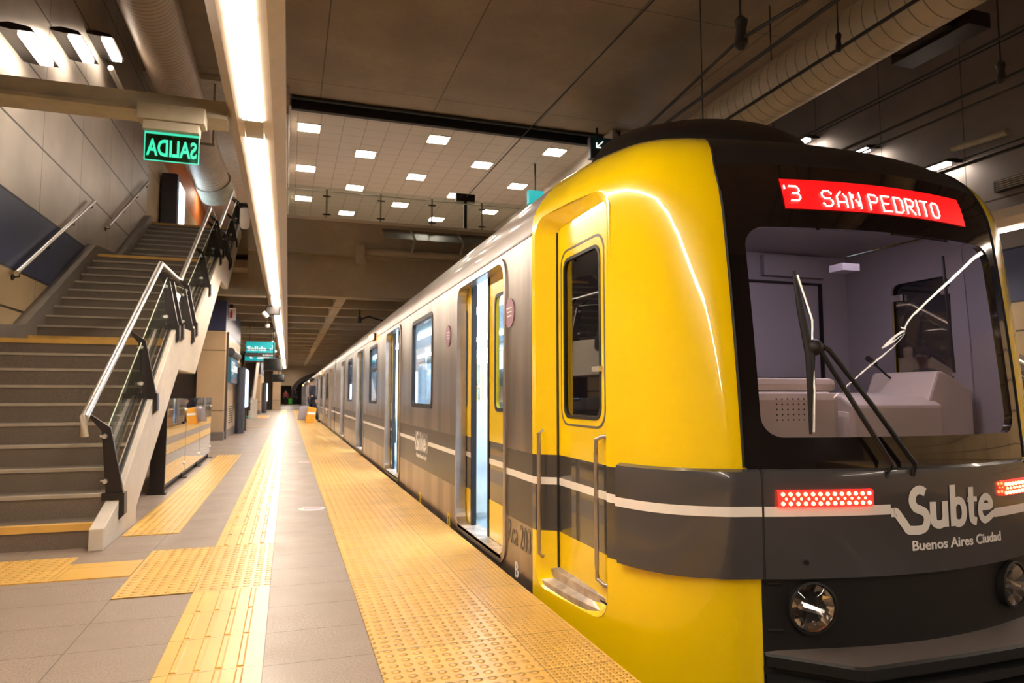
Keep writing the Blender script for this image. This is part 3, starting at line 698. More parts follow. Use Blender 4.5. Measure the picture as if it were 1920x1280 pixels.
b = MB(); b.tube([(-1.55, 33.99, 3.0), (-1.72, 33.99, 2.84)], .013, 6); b.tube([(-1.72, 33.99, 2.95), (-1.72, 33.99, 2.84), (-1.6, 33.99, 2.84)], .013, 6); b.build('arrow', 'sign_white', t)
for x in (-1.8, -.8):
    b = MB(); b.tube([(x, 34.05, 3.05), (x, 34.05, 4.26)], .012, 6); b.build('hanger', 'post', t)
for i, (x, y, z, s, lab) in enumerate(((-.49, 24.0, 2.12, 1, 'nearer dark information monitor hanging under the light trough'), (-.5, 38, 2.02, 1.0, 'farther dark information monitor hanging under the light trough'))):
    t = thing('information_monitor', lab, 'monitor', (x, y, z), 'monitors under the light trough')
    b = MB(); b.box(x - .31, x + .31, y, y + .14, z - .21, z + .21); b.build('casing', 'black', t, bevel=.01)
    b = MB(); b.box(x - .28, x + .28, y - .006, y, z - .18, z + .18); b.build('display', 'black_gloss', t)
    b = MB(); b.tube([(x, y + .07, z + .2), (x, y + .07, 3.36)], .02, 8); b.build('hanger', 'post', t)
t = thing('security_camera', 'white dome camera and speaker box under the light trough', 'camera', (-.4, 17, 3.1))
b = MB(); b.box(-.56, -.22, 16.9, 17.0, 2.97, 3.20); b.build('speaker_box', 'post', t, bevel=.03)
b = MB(); b.tube([(-.60, 16.9, 3.03), (-.50, 16.9, 2.92)], .05, 12); b.build('housing', 'white', t, True)
for i, y in enumerate((21, 27.5, 33)):
    b = MB(); b.ball((-.62, y, 3.12), .07); b.tube([(-.62, y, 3.16), (-.62, y, 3.38), (-.50, y, 3.38)], .012, 6); o = b.build('dome_camera', 'white', None, True)
    tag(o, ('nearest', 'middle', 'farthest')[i] + ' small white dome hanging left of the light trough', 'camera', 'domes by the light trough')
t = thing('waste_rack', 'distant green bins at the far end of the platform', 'bin', (.3, 88, 0))
b = MB(); b.box(.05, .5, 87.8, 88.2, .05, .75); b.build('bin', 'greencloth', t, bevel=.05)

t = thing('tunnel_fill', 'small distant fill tube added over the dark end of the platform', 'light', (0, 72, 3.9))  # added fill so the far end beyond the arch is not black
b = MB(); b.box(-.2, 0, 66, 90, 3.9, 4.0); b.build('trough', 'trough', t)
b = MB(); b.box(-.17, -.03, 66.1, 89.9, 3.88, 3.9); b.build('lamp_cover', 'panel', t)
# catenary wires
def wire(lab, P, r=.012):
    b = MB(); b.tube(P, r, 6); o = b.build('overhead_wire', 'black'); tag(o, lab, 'wire')
wire('overhead cable rising to the upper edge of the photo above the mezzanine lights', [(4.25, Y0, 5.2), (4.25, 0, 5.75), (4.25, 7.25, 6.04), (4.25, 12, 6.15), (4.25, 16.85, 6.2)], .012)
wire('overhead cable carrying the black insulator above the train roof', [(2.64, Y0, 3.2), (2.64, 0, 3.2), (2.64, 2.9, 3.24), (2.64, 3.49, 3.31), (2.64, 4.63, 3.2), (2.64, 16.3, 3.0)], .011)
wire('thick overhead cable beside the insulator cable above the train roof', [(3.1, Y0, 3.45), (3.1, 5, 3.47), (3.1, 16.3, 3.2)], .014)
wire('overhead cable crossing the right ventilation duct', [(5.6, Y0, 4.84), (5.6, 16.3, 4.84)], .02)
wire('twin overhead cable below the right duct', [(5.6, Y0, 4.05), (5.6, 16.3, 4.08)], .014)
wire('overhead cable with a dropper before the right wall', [(6.0, Y0, 3.9), (6.0, 16.3, 3.9)], .017)
wire('thin overhead cable just under the dropper cable', [(6.0, Y0, 3.77), (6.0, 16.3, 3.79)], .010)
wire('low overhead cable in front of the right wall lamps', [(5.76, Y0, 3.16), (5.76, 16.3, 3.16)], .015)
def insul(lab, x, y, z, top, r=.045):
    t = thing('wire_hanger', lab, 'insulator', (x, y, z))
    b = MB(); b.tube([(x, y, z + .1), (x, y, top)], .007, 6); b.build('rod', 'black', t)
    b = MB(); b.tube([(x, y, z + .13), (x, y, z + .1), (x, y, z + .04), (x, y, z - .05), (x, y, z - .08)], [.02, r, r * .7, r, .02], 12); b.build('insulator', 'black', t, True)
insul('black insulator hanging on a rod at the top middle of the photo', 2.64, 3.46, 3.32, 8.62)
insul('black insulator on the cable in front of the right duct', 5.6, 5.69, 4.89, 8.62, .035)
insul('small black insulator on the cable before the right wall', 6.0, 4.25, 3.94, 8.62, .04)
insul('thin hanging rod with a hooked top left of the right duct', 5.2, 7.66, 4.3, 8.62, .02)
t = thing('catenary_bracket', 'black catenary bracket arm under the coffered ceiling', 'bracket', (2.3, 19, 3.3))
b = MB(); b.tube([(1.8, 19.4, 3.6), (3.2, 19.4, 3.58)], .03, 8); b.tube([(1.85, 19.4, 4.26), (1.85, 19.4, 3.2)], .03, 8); b.tube([(1.83, 19.4, 3.2), (2.1, 19.4, 3.3), (2.9, 19.4, 3.1)], .025, 8); b.build('arm', 'black', t)
b = MB(); b.tube([(1.85, 19.4, 3.28), (1.85, 19.4, 3.12)], .06, 10); b.build('insulator', 'black', t)
for i, x in enumerate((2.64 - .72, 2.64 + .72, 5.76 - .72, 5.76 + .72)):
    b = MB(); b.prism([(x - .07, -1.25), (x + .07, -1.25), (x + .07, -1.23), (x + .01, -1.22), (x + .01, -1.13), (x + .035, -1.12), (x + .035, -1.09), (x - .035, -1.09), (x - .035, -1.12), (x - .01, -1.13), (x - .01, -1.22), (x - .07, -1.23)], 'y', Y0, 95)
    tag(b.build('rail', 'steel'), ('left rail of the track under the train', 'right rail of the track under the train', 'left rail of the empty track', 'right rail of the empty track')[i], 'rail')

# ============================================================ TRAIN
CX, HW, YB = 2.64, 1.3, 3.72
CD = [k * .05 for k in range(17)] + [.875, .95, 1.0, 1.05, 1.13, 1.2, 1.26, 1.3]
CY = [2.31 + .219 * (k * .05) ** 2 for k in range(17)] + [2.470, 2.508, 2.540, 2.582, 2.70, 2.93, 3.25, 3.72]
LZ = [-1, .75] + [.8 + k * .1 for k in range(12)] + [2.0, 2.1, 2.19, 2.29, 2.36, 2.42, 2.47, 2.5, 2.53, 2.55]
LL = [0, 0] + [.06 * k * .1 + .035 * (k * .1) ** 2 for k in range(12)] + [.13, .17, .22, .32, .45, .62, .85, 1.05, 1.2, 1.33]
WZ = [2.026, 2.1, 2.16, 2.23, 2.33, 2.39, 2.45, 2.5, 2.53, 2.55]
WW = [0, .006, .023, .064, .14, .22, .35, .55, .8, 1.22]
def pchip(xs, ys):
    xs = np.array(xs, float); ys = np.array(ys, float); h = np.diff(xs); d = np.diff(ys) / h; m = np.zeros(len(xs))
    for i in range(1, len(xs) - 1):
        if d[i - 1] * d[i] > 0: w1 = 2 * h[i] + h[i - 1]; w2 = h[i] + 2 * h[i - 1]; m[i] = (w1 + w2) / (w1 / d[i - 1] + w2 / d[i])
    m[0] = 0 if abs(d[0]) < .1 else d[0]; m[-1] = d[-1]
    def f(x):
        x = min(max(x, xs[0]), xs[-1]); i = min(int(np.searchsorted(xs, x, 'right')) - 1, len(xs) - 2); t = (x - xs[i]) / h[i]
        return float((1 + 2 * t) * (1 - t) ** 2 * ys[i] + t * (1 - t) ** 2 * h[i] * m[i] + t * t * (3 - 2 * t) * ys[i + 1] + t * t * (t - 1) * h[i] * m[i + 1])
    return f
cfn = pchip(CD, CY); lfn = pchip(LZ, LL)
def wfn(z): return float(np.interp(z, WZ, WW)) if z > WZ[0] else 0.
def cabpt(d, z, off=0.):
    """d signed half-width parameter; off pushes outward"""
    a = abs(d); y = cfn(a); w = wfn(z); l = max(0., lfn(z))
    K = YB - CY[0]; yy = YB - (YB - y) * (K - l) / K; dd = a * (1 - w / HW)
    if off:
        e = .004; dy = (cfn(min(a + e, HW)) - cfn(max(a - e, 0))) / (min(a + e, HW) - max(a - e, 0)); n = Vector((dy, -1)).normalized()
        dd += n.x * off; yy += n.y * off
    return (CX + math.copysign(dd, d) if d else CX, yy, z)
def front(x, z, off=0.): return cabpt(x - CX, z, off)
# arc-length samples of the plan curve
ds = [0]; 
for k in range(1, 4001):
    dd = HW * k / 4000
    if math.hypot(dd - ds[-1], cfn(dd) - cfn(ds[-1])) > .035 or k == 4000: ds.append(dd)
ZL = [-.4, -.1, .0, .1, .2, .33, .5, .65, .77, .95, 1.1, 1.25, 1.4, 1.55, 1.7, 1.8, 1.9, 1.98, 2.026, 2.06, 2.1, 2.13, 2.16, 2.195, 2.23, 2.28, 2.33, 2.36, 2.39, 2.42, 2.45, 2.475, 2.5, 2.53, 2.55]
def shell(cols, rows, off=0.): return MB().loft([[cabpt(d, z, off) for d in cols] for z in rows], closed=False)

T = thing('metro_train_car', 'leading yellow and silver metro car with black windscreen at the platform', 'train', (CX, 3.72, 0))
colsL = [-d for d in ds if d >= .805]; colsL = [-.805] + [c for c in colsL if c < -.81]
cutter_specs = {}
for sgn in (-1, 1):
    cols = [.805] + [d for d in ds if d > .82]; cols = [sgn * c for c in cols]
    o = shell(cols, ZL).build('cab_shell', 'yellow', T, True)
    # recessed door pocket cut through the shell
    sm = o.modifiers.new('s', 'SOLIDIFY'); sm.thickness = .03; sm.offset = -1
    pk = rrect(2.955, 3.675, .035, 2.10, .1)
    c = MB(); x0, x1 = (1.0, 1.75) if sgn < 0 else (3.53, 4.3); c.prism(pk, 'x', x0, x1); co = c.build('cut', 'yellow')
    co.data.transform(Matrix.Translation(-ORG[o])); 
    co.parent = T
    bo = o.modifiers.new('b', 'BOOLEAN'); bo.operation = 'DIFFERENCE'; bo.object = co; bo.solver = 'EXACT'
    me = eval_mesh(o); o.modifiers.clear(); o.data = me; bpy.data.objects.remove(co)
    me.materials.clear(); me.materials.append(M['yellow'])
    bm = bmesh.new(); bm.from_mesh(me)
    for f in bm.faces: f.smooth = True; f.material_index = 0
    for e in bm.edges:
        if len(e.link_faces) == 2 and e.calc_face_angle(0) > .6: e.smooth = False
    bm.to_mesh(me); bm.free()
    # liner of the pocket
    inner = rrect(2.955, 3.60, .10, 2.035, .06); xi = 1.45
    def shx(y):
        lo, hi = .8, HW
        for _ in range(40):
            mid = (lo + hi) / 2
            if cfn(mid) < y: lo = mid
            else: hi = mid
        return CX - lo
    def shp(y, z):
        lo, hi = .8, HW
        for _ in range(40):
            mid_ = (lo + hi) / 2
            if cabpt(-mid_, z)[1] < y: lo = mid_
            else: hi = mid_
        return (cabpt(-lo, z)[0] - .002, y, z)
    A = [shp(y, z) for y, z in pk]; B = [(xi, y, z) for y, z in inner]
    Bm = [tuple((a * .35 + c_ * .65) for a, c_ in zip(p, q)) for p, q in zip(A, B)]; Bm = [(p[0], p[1], p[2]) for p in Bm]
    l = MB().loft([A, Bm, B]); mirx = None
    if sgn > 0: l.v = [(2 * CX - x, y, z) for x, y, z in l.v]
    l.build('door_recess', 'yellow', T, True)
    X = (lambda x: x) if sgn < 0 else (lambda x: 2 * CX - x)
    mirr = False if sgn < 0 else 2 * CX
    win = rrect(3.045, 3.50, .97, 1.83, .06)
    dp = plate('cab_door', rrect(2.93, 3.61, .09, 2.045, .05), [win], 'yz', 1.462, .02, 'yellow', T, mirr)
    def bx(x0, x1, *r): a, c_ = sorted((X(x0), X(x1))); return MB().box(a, c_, *r)
    plate('window_seal', rrect(3.035, 3.51, .96, 1.84, .065), [rrect(3.052, 3.493, .977, 1.823, .055)], 'yz', 1.452, .008, 'rubber', dp, mirr)
    plate('window_surround', rrect(2.99, 3.55, .92, 1.89, .09), [rrect(3.0, 3.54, .93, 1.88, .085)], 'yz', 1.4515, .004, 'grey_text', dp, mirr)
    bx(1.458, 1.462, 3.045, 3.50, .97, 1.83).build('window_pane', 'dark_glass', dp)
    bx(1.446, 1.456, 2.955, 3.6, .10, .108).build('seal', 'rubber', dp)
    bx(1.444, 1.456, 3.588, 3.604, .1, 2.03).build('seal', 'rubber', dp)
    bx(1.43, 1.47, 3.02, 3.10, 1.20, 1.225).build('handle', 'steel', dp)
    for yy in (3.06, 3.42): bx(1.47, 1.49, yy, yy + .07, 1.70, 1.74).build('latch', 'steel', dp)
    s = MB(); P = [(1.36, .035), (1.36, .06), (1.43, .06), (1.43, .10), (1.475, .13), (1.475, .02)]
    rings = []
    for k in range(8):
        y = 2.965 + .66 * k / 7; xo = max(shx(y) + .012, 1.36); rings.append([(X(q), y, z) for q, z in ((xo, .02), (xo, .068), (xo + (1.475 - xo) * .45, .085), (xo + (1.475 - xo) * .45, .125), (1.475, .145), (1.475, .02))])
    s.loft(rings); s.build('door_sill', 'sill', T)
    s = MB(); s.tube([(X(1.36), 3.60, .89), (X(1.335), 3.60, .875), (X(1.335), 3.60, .215), (X(1.36), 3.60, .20)], .011, 10); s.build('grab_rail', 'frame', T, True)
    s = MB(); s.tube([(X(1.47), 2.95, .885), (X(1.44), 3.0, .885), (X(1.425), 3.045, .87), (X(1.425), 3.05, .80), (X(1.425), 3.05, .28), (X(1.425), 3.045, .21), (X(1.44), 3.0, .19), (X(1.47), 2.95, .19)], .011, 10); s.build('grab_rail', 'frame', T, True)
# black roof cap and hump
mid = sorted([-.81] + [s * d for d in ds if d < .8 for s in (-1, 1)] + [.81]); mid = sorted(set(round(m, 4) for m in mid))
shell(mid, [2.14] + [z for z in ZL if z > 2.15], .002).build('roof_cap', 'black_roof', T, True)
b = MB(); rings = []
for y, w, h in ((3.05, .40, -.1), (3.12, .56, .04), (3.25, .68, .16), (3.42, .78, .27), (3.7, .84, .35), (4.0, .84, .37), (4.25, .80, .34), (4.45, .72, .2), (4.55, .6, -.1)):
    row = []
    for k in range(25):
        u = -1 + 2 * k / 24; base = 2.44 if abs(u) > .99 else 2.46
        yy = y + (abs(u) ** 2) * .35 if y < 4 else y
        prof = (1 - abs(u) ** 5) ** .6
        row.append((CX + u * w * 1.0, yy, 2.36 + (.13 + h) * prof))
    rings.append(row)
b.loft(rings, closed=False); b.build('roof_hump', 'black_roof', T, True)
# windscreen mask: ring between outline and glass
wx0, wx1, wz0, wz1 = 1.905, 3.375, .905, 1.83
inn = rrect(wx0, wx1, wz0, wz1, .09, 8); cx_, cz_ = CX, (wz0 + wz1) / 2
# subdivide long sides
def densify(P, m):
    Q = []
    for i, p in enumerate(P):
        q = P[(i + 1) % len(P)]; n = max(1, int(math.hypot(q[0] - p[0], q[1] - p[1]) / m))
        Q += [(p[0] + (q[0] - p[0]) * k / n, p[1] + (q[1] - p[1]) * k / n) for k in range(n)]
    return Q
inn = densify(inn, .05)
ox0, ox1, oz0, oz1 = CX - .812, CX + .812, .76, 2.145
def outpt(p):
    dx, dz = p[0] - cx_, p[1] - cz_
    sx = ((ox1 - cx_) if dx > 0 else (cx_ - ox0)) / max(abs(dx), 1e-6); sz = ((oz1 - cz_) if dz > 0 else (cz_ - oz0)) / max(abs(dz), 1e-6); t = min(sx, sz)
    return (cx_ + dx * t, cz_ + dz * t)
out = [outpt(p) for p in inn]
b = MB(); b.loft([[front(p[0] * (1 - t) + q[0] * t, p[1] * (1 - t) + q[1] * t, .004) for p, q in zip(inn, out)] for t in (0, .25, .5, .75, 1)])
b.loft([[front(p[0], p[1], .004) for p in inn], [front(p[0], p[1], -.03) for p in inn]])
mask = b.build('windscreen_surround', 'black_gloss', T, True)
b = MB(); b.loft([[front(cx_ + (p[0] - cx_) * t, cz_ + (p[1] - cz_) * t, -.002) for p in inn] for t in (1, .85, .7, .55, .4, .25, .1, .001)]); b.build('windscreen', 'windshield', T, True)
for sgn in (-1, 1):
    b = MB(); b.tube([cabpt(sgn * .815, z, .004) for z in [.78 + k * (2.3 - .78) / 30 for k in range(31)]], .006, 6); b.build('trim_seal', 'rubber', T, True)
# destination display
def patch(x0, x1, z0, z1, off, n=14, m=3): return MB().loft([[front(x0 + (x1 - x0) * i / n, z0 + (z1 - z0) * j / m, off) for i in range(n + 1)] for j in range(m + 1)], closed=False)
disp = patch(2.10, 3.18, 1.918, 2.066, .008).build('destination_display', 'red_led', T, True)
FONT = {'S': ['01110', '10001', '10000', '01110', '00001', '10001', '01110'], 'A': ['00100', '01010', '10001', '10001', '11111', '10001', '10001'], 'N': ['10001', '11001', '11001', '10101', '10011', '10011', '10001'],
 'P': ['11110', '10001', '10001', '11110', '10000', '10000', '10000'], 'E': ['11111', '10000', '10000', '11110', '10000', '10000', '11111'], 'D': ['11110', '10001', '10001', '10001', '10001', '10001', '11110'],
 'R': ['11110', '10001', '10001', '11110', '10100', '10010', '10001'], 'I': ['1', '1', '1', '1', '1', '1', '1'], 'T': ['11111', '00100', '00100', '00100', '00100', '00100', '00100'],
 'O': ['01110', '10001', '10001', '10001', '10001', '10001', '01110'], '3': ['11110', '00001', '00001', '01110', '00001', '00001', '11110'], ' ': ['000'] * 7, "'": ['1', '1', '0', '0', '0', '0', '0']}
def dots(s, x, ztop, px, pz, b):
    for ch in s:
        bm_ = FONT[ch]; w = len(bm_[0])
        for r, row in enumerate(bm_):
            for c, v in enumerate(row):
                if v == '1':
                    for rr in (0, .5):
                        if rr and not (r < 6 and any(bm_[r + 1][k] == '1' for k in range(max(0, c - 1), min(w, c + 2)))): continue
                        cc = c
                        if rr:
                            k = [k for k in (c, c - 1, c + 1) if 0 <= k < w and bm_[r + 1][k] == '1'][0]; cc = c + (k - c) * .5
                            if k != c and '1' in (row[k] if 0 <= k < w else '0'): continue
                        p = Vector(front(x + cc * px, ztop - (r + rr) * pz, .013)); q = .0031
                        b.box(p.x - q, p.x + q, p.y - .001, p.y + .002, p.z - q, p.z + q)
                    if c + 1 < w and row[c + 1] == '1':
                        p = Vector(front(x + (c + .5) * px, ztop - r * pz, .013)); q = .0031; b.box(p.x - q, p.x + q, p.y - .001, p.y + .002, p.z - q, p.z + q)
        x += (w + 1.2) * px
    return x
b = MB(); dots("'3", 2.112, 2.028, .0105, .0118, b); dots('SAN', 2.285, 2.012, .0118, .0125, b); dots('PEDRITO', 2.53, 2.009, .0118, .0125, b); b.build('led_text', 'led_dot', disp)
# charcoal belt with stripe around the nose
def belt(name, cols, par=T):
    rows = [(.325, .0), (.33, .03), (.45, .034), (.585, .034), (.66, .034), (.74, .034), (.765, .028), (.775, 0)]
    return MB().loft([[cabpt(d, z, o) for d in cols] for z, o in rows], closed=False).build(name, 'band', par, True)
cl = [d for d in ds if d > .76]
def stripe(cols, par, z0=.583, z1=.624):
    return MB().loft([[cabpt(d, z, .0365) for d in cols] for z in (z0, (z0 + z1) / 2, z1)], closed=False).build('white_stripe', 'white', par, True)
for s in (-1, 1):
    cols = [s * d for d in [.757] + cl if d <= 1.185]; bb = belt('corner_belt', cols); stripe(cols, bb)
    e = cols[-1]; P = [cabpt(e, z, o) for z, o in ((.325, 0), (.33, .03), (.765, .03), (.775, 0))]; q = MB(); i = q.pts(P); q.q(i, i + 1, i + 2, i + 3); q.build('belt_end', 'band', bb)
    MB().tube([cabpt(s * .753, z, .03) for z in (.33, .5, .77)], .006, 6).build('belt_joint', 'rubber', T)
cm = sorted([s * d for d in ds if d < .75 for s in (-1, 1)] + [-.749, .749]); cm = sorted(set(cm))
bb = belt('front_belt', cm)
tcols = [x - CX for x in np.linspace(CX - .749, 2.43, 14)]; stripe(tcols, bb)
tcols = [x - CX for x in np.linspace(3.05, CX + .749, 12)]; MB().loft([[front(CX + d, z, .0365) for d in tcols] for z in (.533, .553, .573)], closed=False).build('white_stripe', 'white', bb, True)
def swash(P, hw, fn, name, par, m='white'):
    """flat ribbon through 2d points"""
    Q = [Vector(p) for p in P]; L = []; Rr = []
    for i, p in enumerate(Q):
        d = (Q[min(i + 1, len(Q) - 1)] - Q[max(i - 1, 0)]).normalized(); n = Vector((-d.y, d.x)); L.append(fn(*(p + n * hw))); Rr.append(fn(*(p - n * hw)))
    return MB().loft([L, Rr], closed=False).build(name, m, par, True)
def cr(P, n=6):
    Q = []; P = [P[0]] + list(P) + [P[-1]]
    for i in range(1, len(P) - 2):
        a, b_, c, d = [np.array(P[k], float) for k in (i - 1, i, i + 1, i + 2)]
        for k in range(n): t = k / n; Q.append(tuple(.5 * ((2 * b_) + (-a + c) * t + (2 * a - 5 * b_ + 4 * c - d) * t * t + (-a + 3 * b_ - 3 * c + d) * t ** 3)))
    return Q + [tuple(P[-1])]
def logo(fn, par, s=1.0, lead=True):
    """the rounded wordmark, drawn as strokes; u 0..0.56, v baseline 0, cap 0.165"""
    hw = .0185
    Sx = [(-.10, .062), (-.085, .062), (-.072, .058), (-.03, .004), (-.018, -.012), (.0, -.016), (.045, -.016), (.072, -.004), (.083, .028), (.072, .055), (.045, .068), (.022, .078), (.008, .105), (.018, .138), (.048, .152), (.078, .140)]
    swash(cr(Sx), hw, fn, 'letter', par)
    U = [(.118, .098), (.118, .03), (.125, .008), (.15, 0.), (.175, .008), (.187, .03)]
    swash(cr(U), hw * .95, fn, 'letter', par); swash([(.187, .098), (.187, -.012)], hw * .95, fn, 'letter', par)
    swash([(.235, .165), (.235, -.012)], hw * .95, fn, 'letter', par)
    swash(cr([(.235, .075), (.262, .096), (.292, .085), (.304, .045), (.292, .008), (.262, -.002), (.235, .015)]), hw * .9, fn, 'letter', par)
    swash(cr([(.352, .15), (.352, .03), (.360, .006), (.385, -.002)]), hw * .95, fn, 'letter', par); swash([(.328, .096), (.392, .096)], hw * .6, fn, 'letter', par)
    swash(cr([(.425, .058), (.482, .058), (.494, .066), (.484, .088), (.455, .102), (.425, .085), (.412, .05), (.420, .016), (.442, .0), (.475, .008), (.505, .022), (.53, .025)]), hw * .85, fn, 'letter', par)
logo(lambda u, v: front(2.53 + u, .528 + v, .038), bb)
text('lettering', 'Buenos Aires Ciudad', .058, 'white', bb, lambda u, v, w: front(2.53 + u, .428 + v, .037 + w), .0012, w=.56, cut=.03)
# tail lights and head lights
for s in (-1, 1):
    xa, xb = CX + s * .30, CX + s * .70
    if s > 0: xa, xb = CX + .47, CX + .87
    else: xa, xb = CX - .30, CX - .70
    a, c = sorted((xa, xb)); 
    h = MB().loft([[front(a + (c - a) * i / 10, z, o) for i in range(11)] for z, o in ((.622, .036), (.626, .05), (.688, .05), (.692, .036))], closed=False).build('tail_light', 'tail', T, True)
    b = MB()
    for i in range(13):
        for z in (.638, .657, .676):
            if z == .657: continue
            x = a + .02 + (c - a - .04) * i / 12; p = front(x, z, .052); b.ball(p, .0085, 8, 5)
            if z < .65 and i < 12: p = front(x + .013, .657, .051); b.ball(p, .006, 6, 4)
    b.build('led_row', 'tail_dot', h)
    x = CX + s * .565; z = .212; p = Vector(front(x, z, .0)); dn = Vector((s * .2, -1, 0)).normalized(); rt = Vector((-dn.y, dn.x, 0)); up = Vector((0, 0, 1)); 
    def ringp(r, d, n=28): return [tuple(p + dn * d + (rt * math.cos(t) + up * math.sin(t)) * r) for t in [2 * math.pi * k / n for k in range(n)]]
    h = MB().loft([ringp(.105, .0), ringp(.107, .035), ringp(.098, .038), ringp(.095, .02)]).build('headlight', 'black', T, True)
    # faceted reflector
    b = MB(); n = 14; R0 = []; R1 = []; R2 = []
    for k in range(n):
        t = 2 * math.pi * k / n; tw = .012 * (k % 2)
        R0.append(tuple(p + dn * .028 + (rt * math.cos(t) + up * math.sin(t)) * .095)); R1.append(tuple(p + dn * (-.01 + tw) + (rt * math.cos(t) + up * math.sin(t)) * .055)); R2.append(tuple(p + dn * (-.02) + (rt * math.cos(t) + up * math.sin(t)) * .02))
    b.loft([R0, R1, R2]); b.loft([R2, [tuple(p + dn * -.02)] * n]); b.build('reflector', 'chrome', h)
    b = MB(); b.tube([p + rt * -.05 + up * .012 + dn * .02, p + rt * .045 + up * -.02 + dn * .02], [.022, .016], 8); b.build('bulb', 'chrome', h, True)
    b = MB(); b.loft([ringp(.097, .03), ringp(.07, .045), ringp(.035, .052), ringp(.001, .054)]); b.build('lens', 'lens', h, True)
for s in (-1, 1):
    shell([s * d for d in ([.757, .79, .82] if 1 else [])], [-.4, -.1, .1, .34], .002).build('corner_skirt', 'yellow_plain', T, True)
# lower black apron, bumper step
ca = sorted(set([s * d for d in ds if d < .745 for s in (-1, 1)] + [-.755, .755]))
shell(ca, [-.4, -.1, 0, .1, .2, .33], .004).build('lower_apron', 'black_roof', T, True)
for z in (.305, .12): 
    MB().tube([cabpt(-.74, z, .006), cabpt(-.68, z, .008)], .006, 6).build('hinge', 'post', T)
MB().tube([front(2.05, .398, .03), front(2.05, .398, .045)], .01, 8).build('screw', 'post', T)
b = MB(); ring_in = [cabpt(d, .045, -.03) for d in ca]
outl = []
for d in ca:
    a = abs(d); y = 2.17 + .045 * a * a; 
    if a > .5: y = 2.18 + (a - .5) / .255 * .25
    outl.append((CX + d, y, .03))
b.loft([ring_in, outl], closed=False); bp = b.build('bumper_step', 'bumper', T)
b = MB(); zs = [.03, .02, -.02, -.03, -.045, -.055, -.09, -.10, -.115, -.125, -.16, -.17, -.185, -.4]; ins = [0, -.012, -.012, .03, .03, -.012, -.012, .03, .03, -.012, -.012, .03, .03, .03]
b.loft([[(x, y + i_, z_) for x, y, _ in outl] for z_, i_ in zip(zs, ins)], closed=False); b.build('bumper_ribs', 'bumper_dark', T)
# wiper
def onf(x, z, o): return Vector(front(x, z, o))
w = MB(); w.tube([onf(2.42, .74, .03), onf(2.435, .79, .05), onf(2.28, 1.04, .06), onf(2.145, 1.285, .06), onf(2.10, 1.285, .06)], .011, 8); wi = w.build('wiper_arm', 'rubber', T, True)
w = MB(); w.tube([onf(2.55, .74, .03), onf(2.55, .79, .05), onf(2.36, 1.04, .06), onf(2.19, 1.275, .06), onf(2.15, 1.30, .06)], .011, 8); w.build('parallel_arm', 'rubber', wi, True)
w = MB(); w.tube([onf(2.085, 1.62, .04), onf(2.09, 1.45, .05), onf(2.11, 1.25, .055), onf(2.10, 1.1, .05), onf(2.09, .92, .04)], [.006, .014, .02, .014, .006], 8); w.build('wiper_blade', 'rubber', wi, True)
w = MB(); w.ball(onf(2.13, 1.285, .06), .035); w.build('pivot', 'rubber', wi, True)
w = MB(); w.tube([onf(2.09, 1.60, .055), onf(2.13, 1.40, .06), onf(2.115, 1.26, .06), onf(2.11, 1.1, .06), onf(2.095, .93, .055)], .007, 6); w.build('blade_frame', 'steel', wi)
# cab interior
def part(name, m, *boxes, bevel=0, par=T):
    b = MB()
    for q in boxes: b.box(*q)
    return b.build(name, m, par, bevel=bevel)
part('cab_floor', 'carfloor', (1.56, 3.72, 2.85, 3.95, .0, .05), (1.9, 3.38, 2.55, 2.85, .0, .05))
part('cab_fill', 'cabfill', (2.1, 3.18, 2.80, 2.92, 2.035, 2.055))  # added fill, kept out of view above the windscreen, brightens the cab interior
part('cab_ceiling', 'cabin', (1.56, 3.72, 3.05, 3.95, 2.06, 2.10), (2.0, 3.28, 2.72, 3.05, 2.06, 2.10))
cw = part('cab_rear_wall', 'cabin', (1.42, 3.86, 3.86, 3.95, .05, 2.08))
part('wall_cabinet', 'cabin', (3.05, 3.55, 3.82, 3.86, 1.9, 2.04), (2.86, 3.5, 3.84, 3.86, .6, 1.84), (2.85, 2.87, 3.83, 3.86, .3, 2.0), par=cw)
part('door_edge', 'post', (2.80, 2.81, 3.84, 3.862, .4, 1.86), (3.53, 3.54, 3.83, 3.862, .4, 1.86), (2.80, 3.54, 3.835, 3.862, 1.855, 1.865), (2.80, 3.54, 3.835, 3.862, 1.2, 1.206), par=cw)
for s in (-1, 1):
    mirr = False if s < 0 else 2 * CX
    plate('cab_side_lining', [(2.93, .05), (3.86, .05), (3.86, 2.07), (2.98, 2.07), (2.95, 1.4)], [rrect(3.06, 3.485, .99, 1.81, .06)], 'yz', 1.49, .016, 'cabin', T, mirr)
    MB().loft([[cabpt(s * d, z, -.045) for d in (.84, .9, .96, 1.02, 1.08, 1.13, 1.17, 1.2)] for z in (.05, .8, 1.4, 1.8, 2.05)], closed=False).build('cab_corner_lining', 'cabin', T, True)
c = part('driver_console', 'console', (2.80, 3.46, 2.885, 3.30, .55, 1.0), bevel=.03)
b = MB(); b.prism([(2.86, .5), (2.86, 1.03), (2.95, 1.08), (3.25, 1.10), (3.30, .5)], 'x', 2.82, 3.44); b.build('console_top', 'console', c, bevel=.015)
b = MB(); b.prism([(3.38, .5), (3.38, 1.04), (3.46, 1.22), (3.50, 1.22), (3.72, 1.12), (3.72, .5)], 'y', 2.9, 3.35); b.build('console_hood', 'console', c, bevel=.015)
c2 = part('equipment_box', 'console', (1.86, 2.60, 2.72, 3.3, .55, 1.10), bevel=.04)
part('equipment_top', 'console', (1.86, 2.66, 2.80, 3.4, 1.10, 1.17), bevel=.03, par=c2)
b = MB()
for i in range(8):
    for j in range(5): b.tube([(2.22 + i * .032, 2.724, .965 + j * .025), (2.22 + i * .032, 2.7185, .965 + j * .025)], .004, 6)
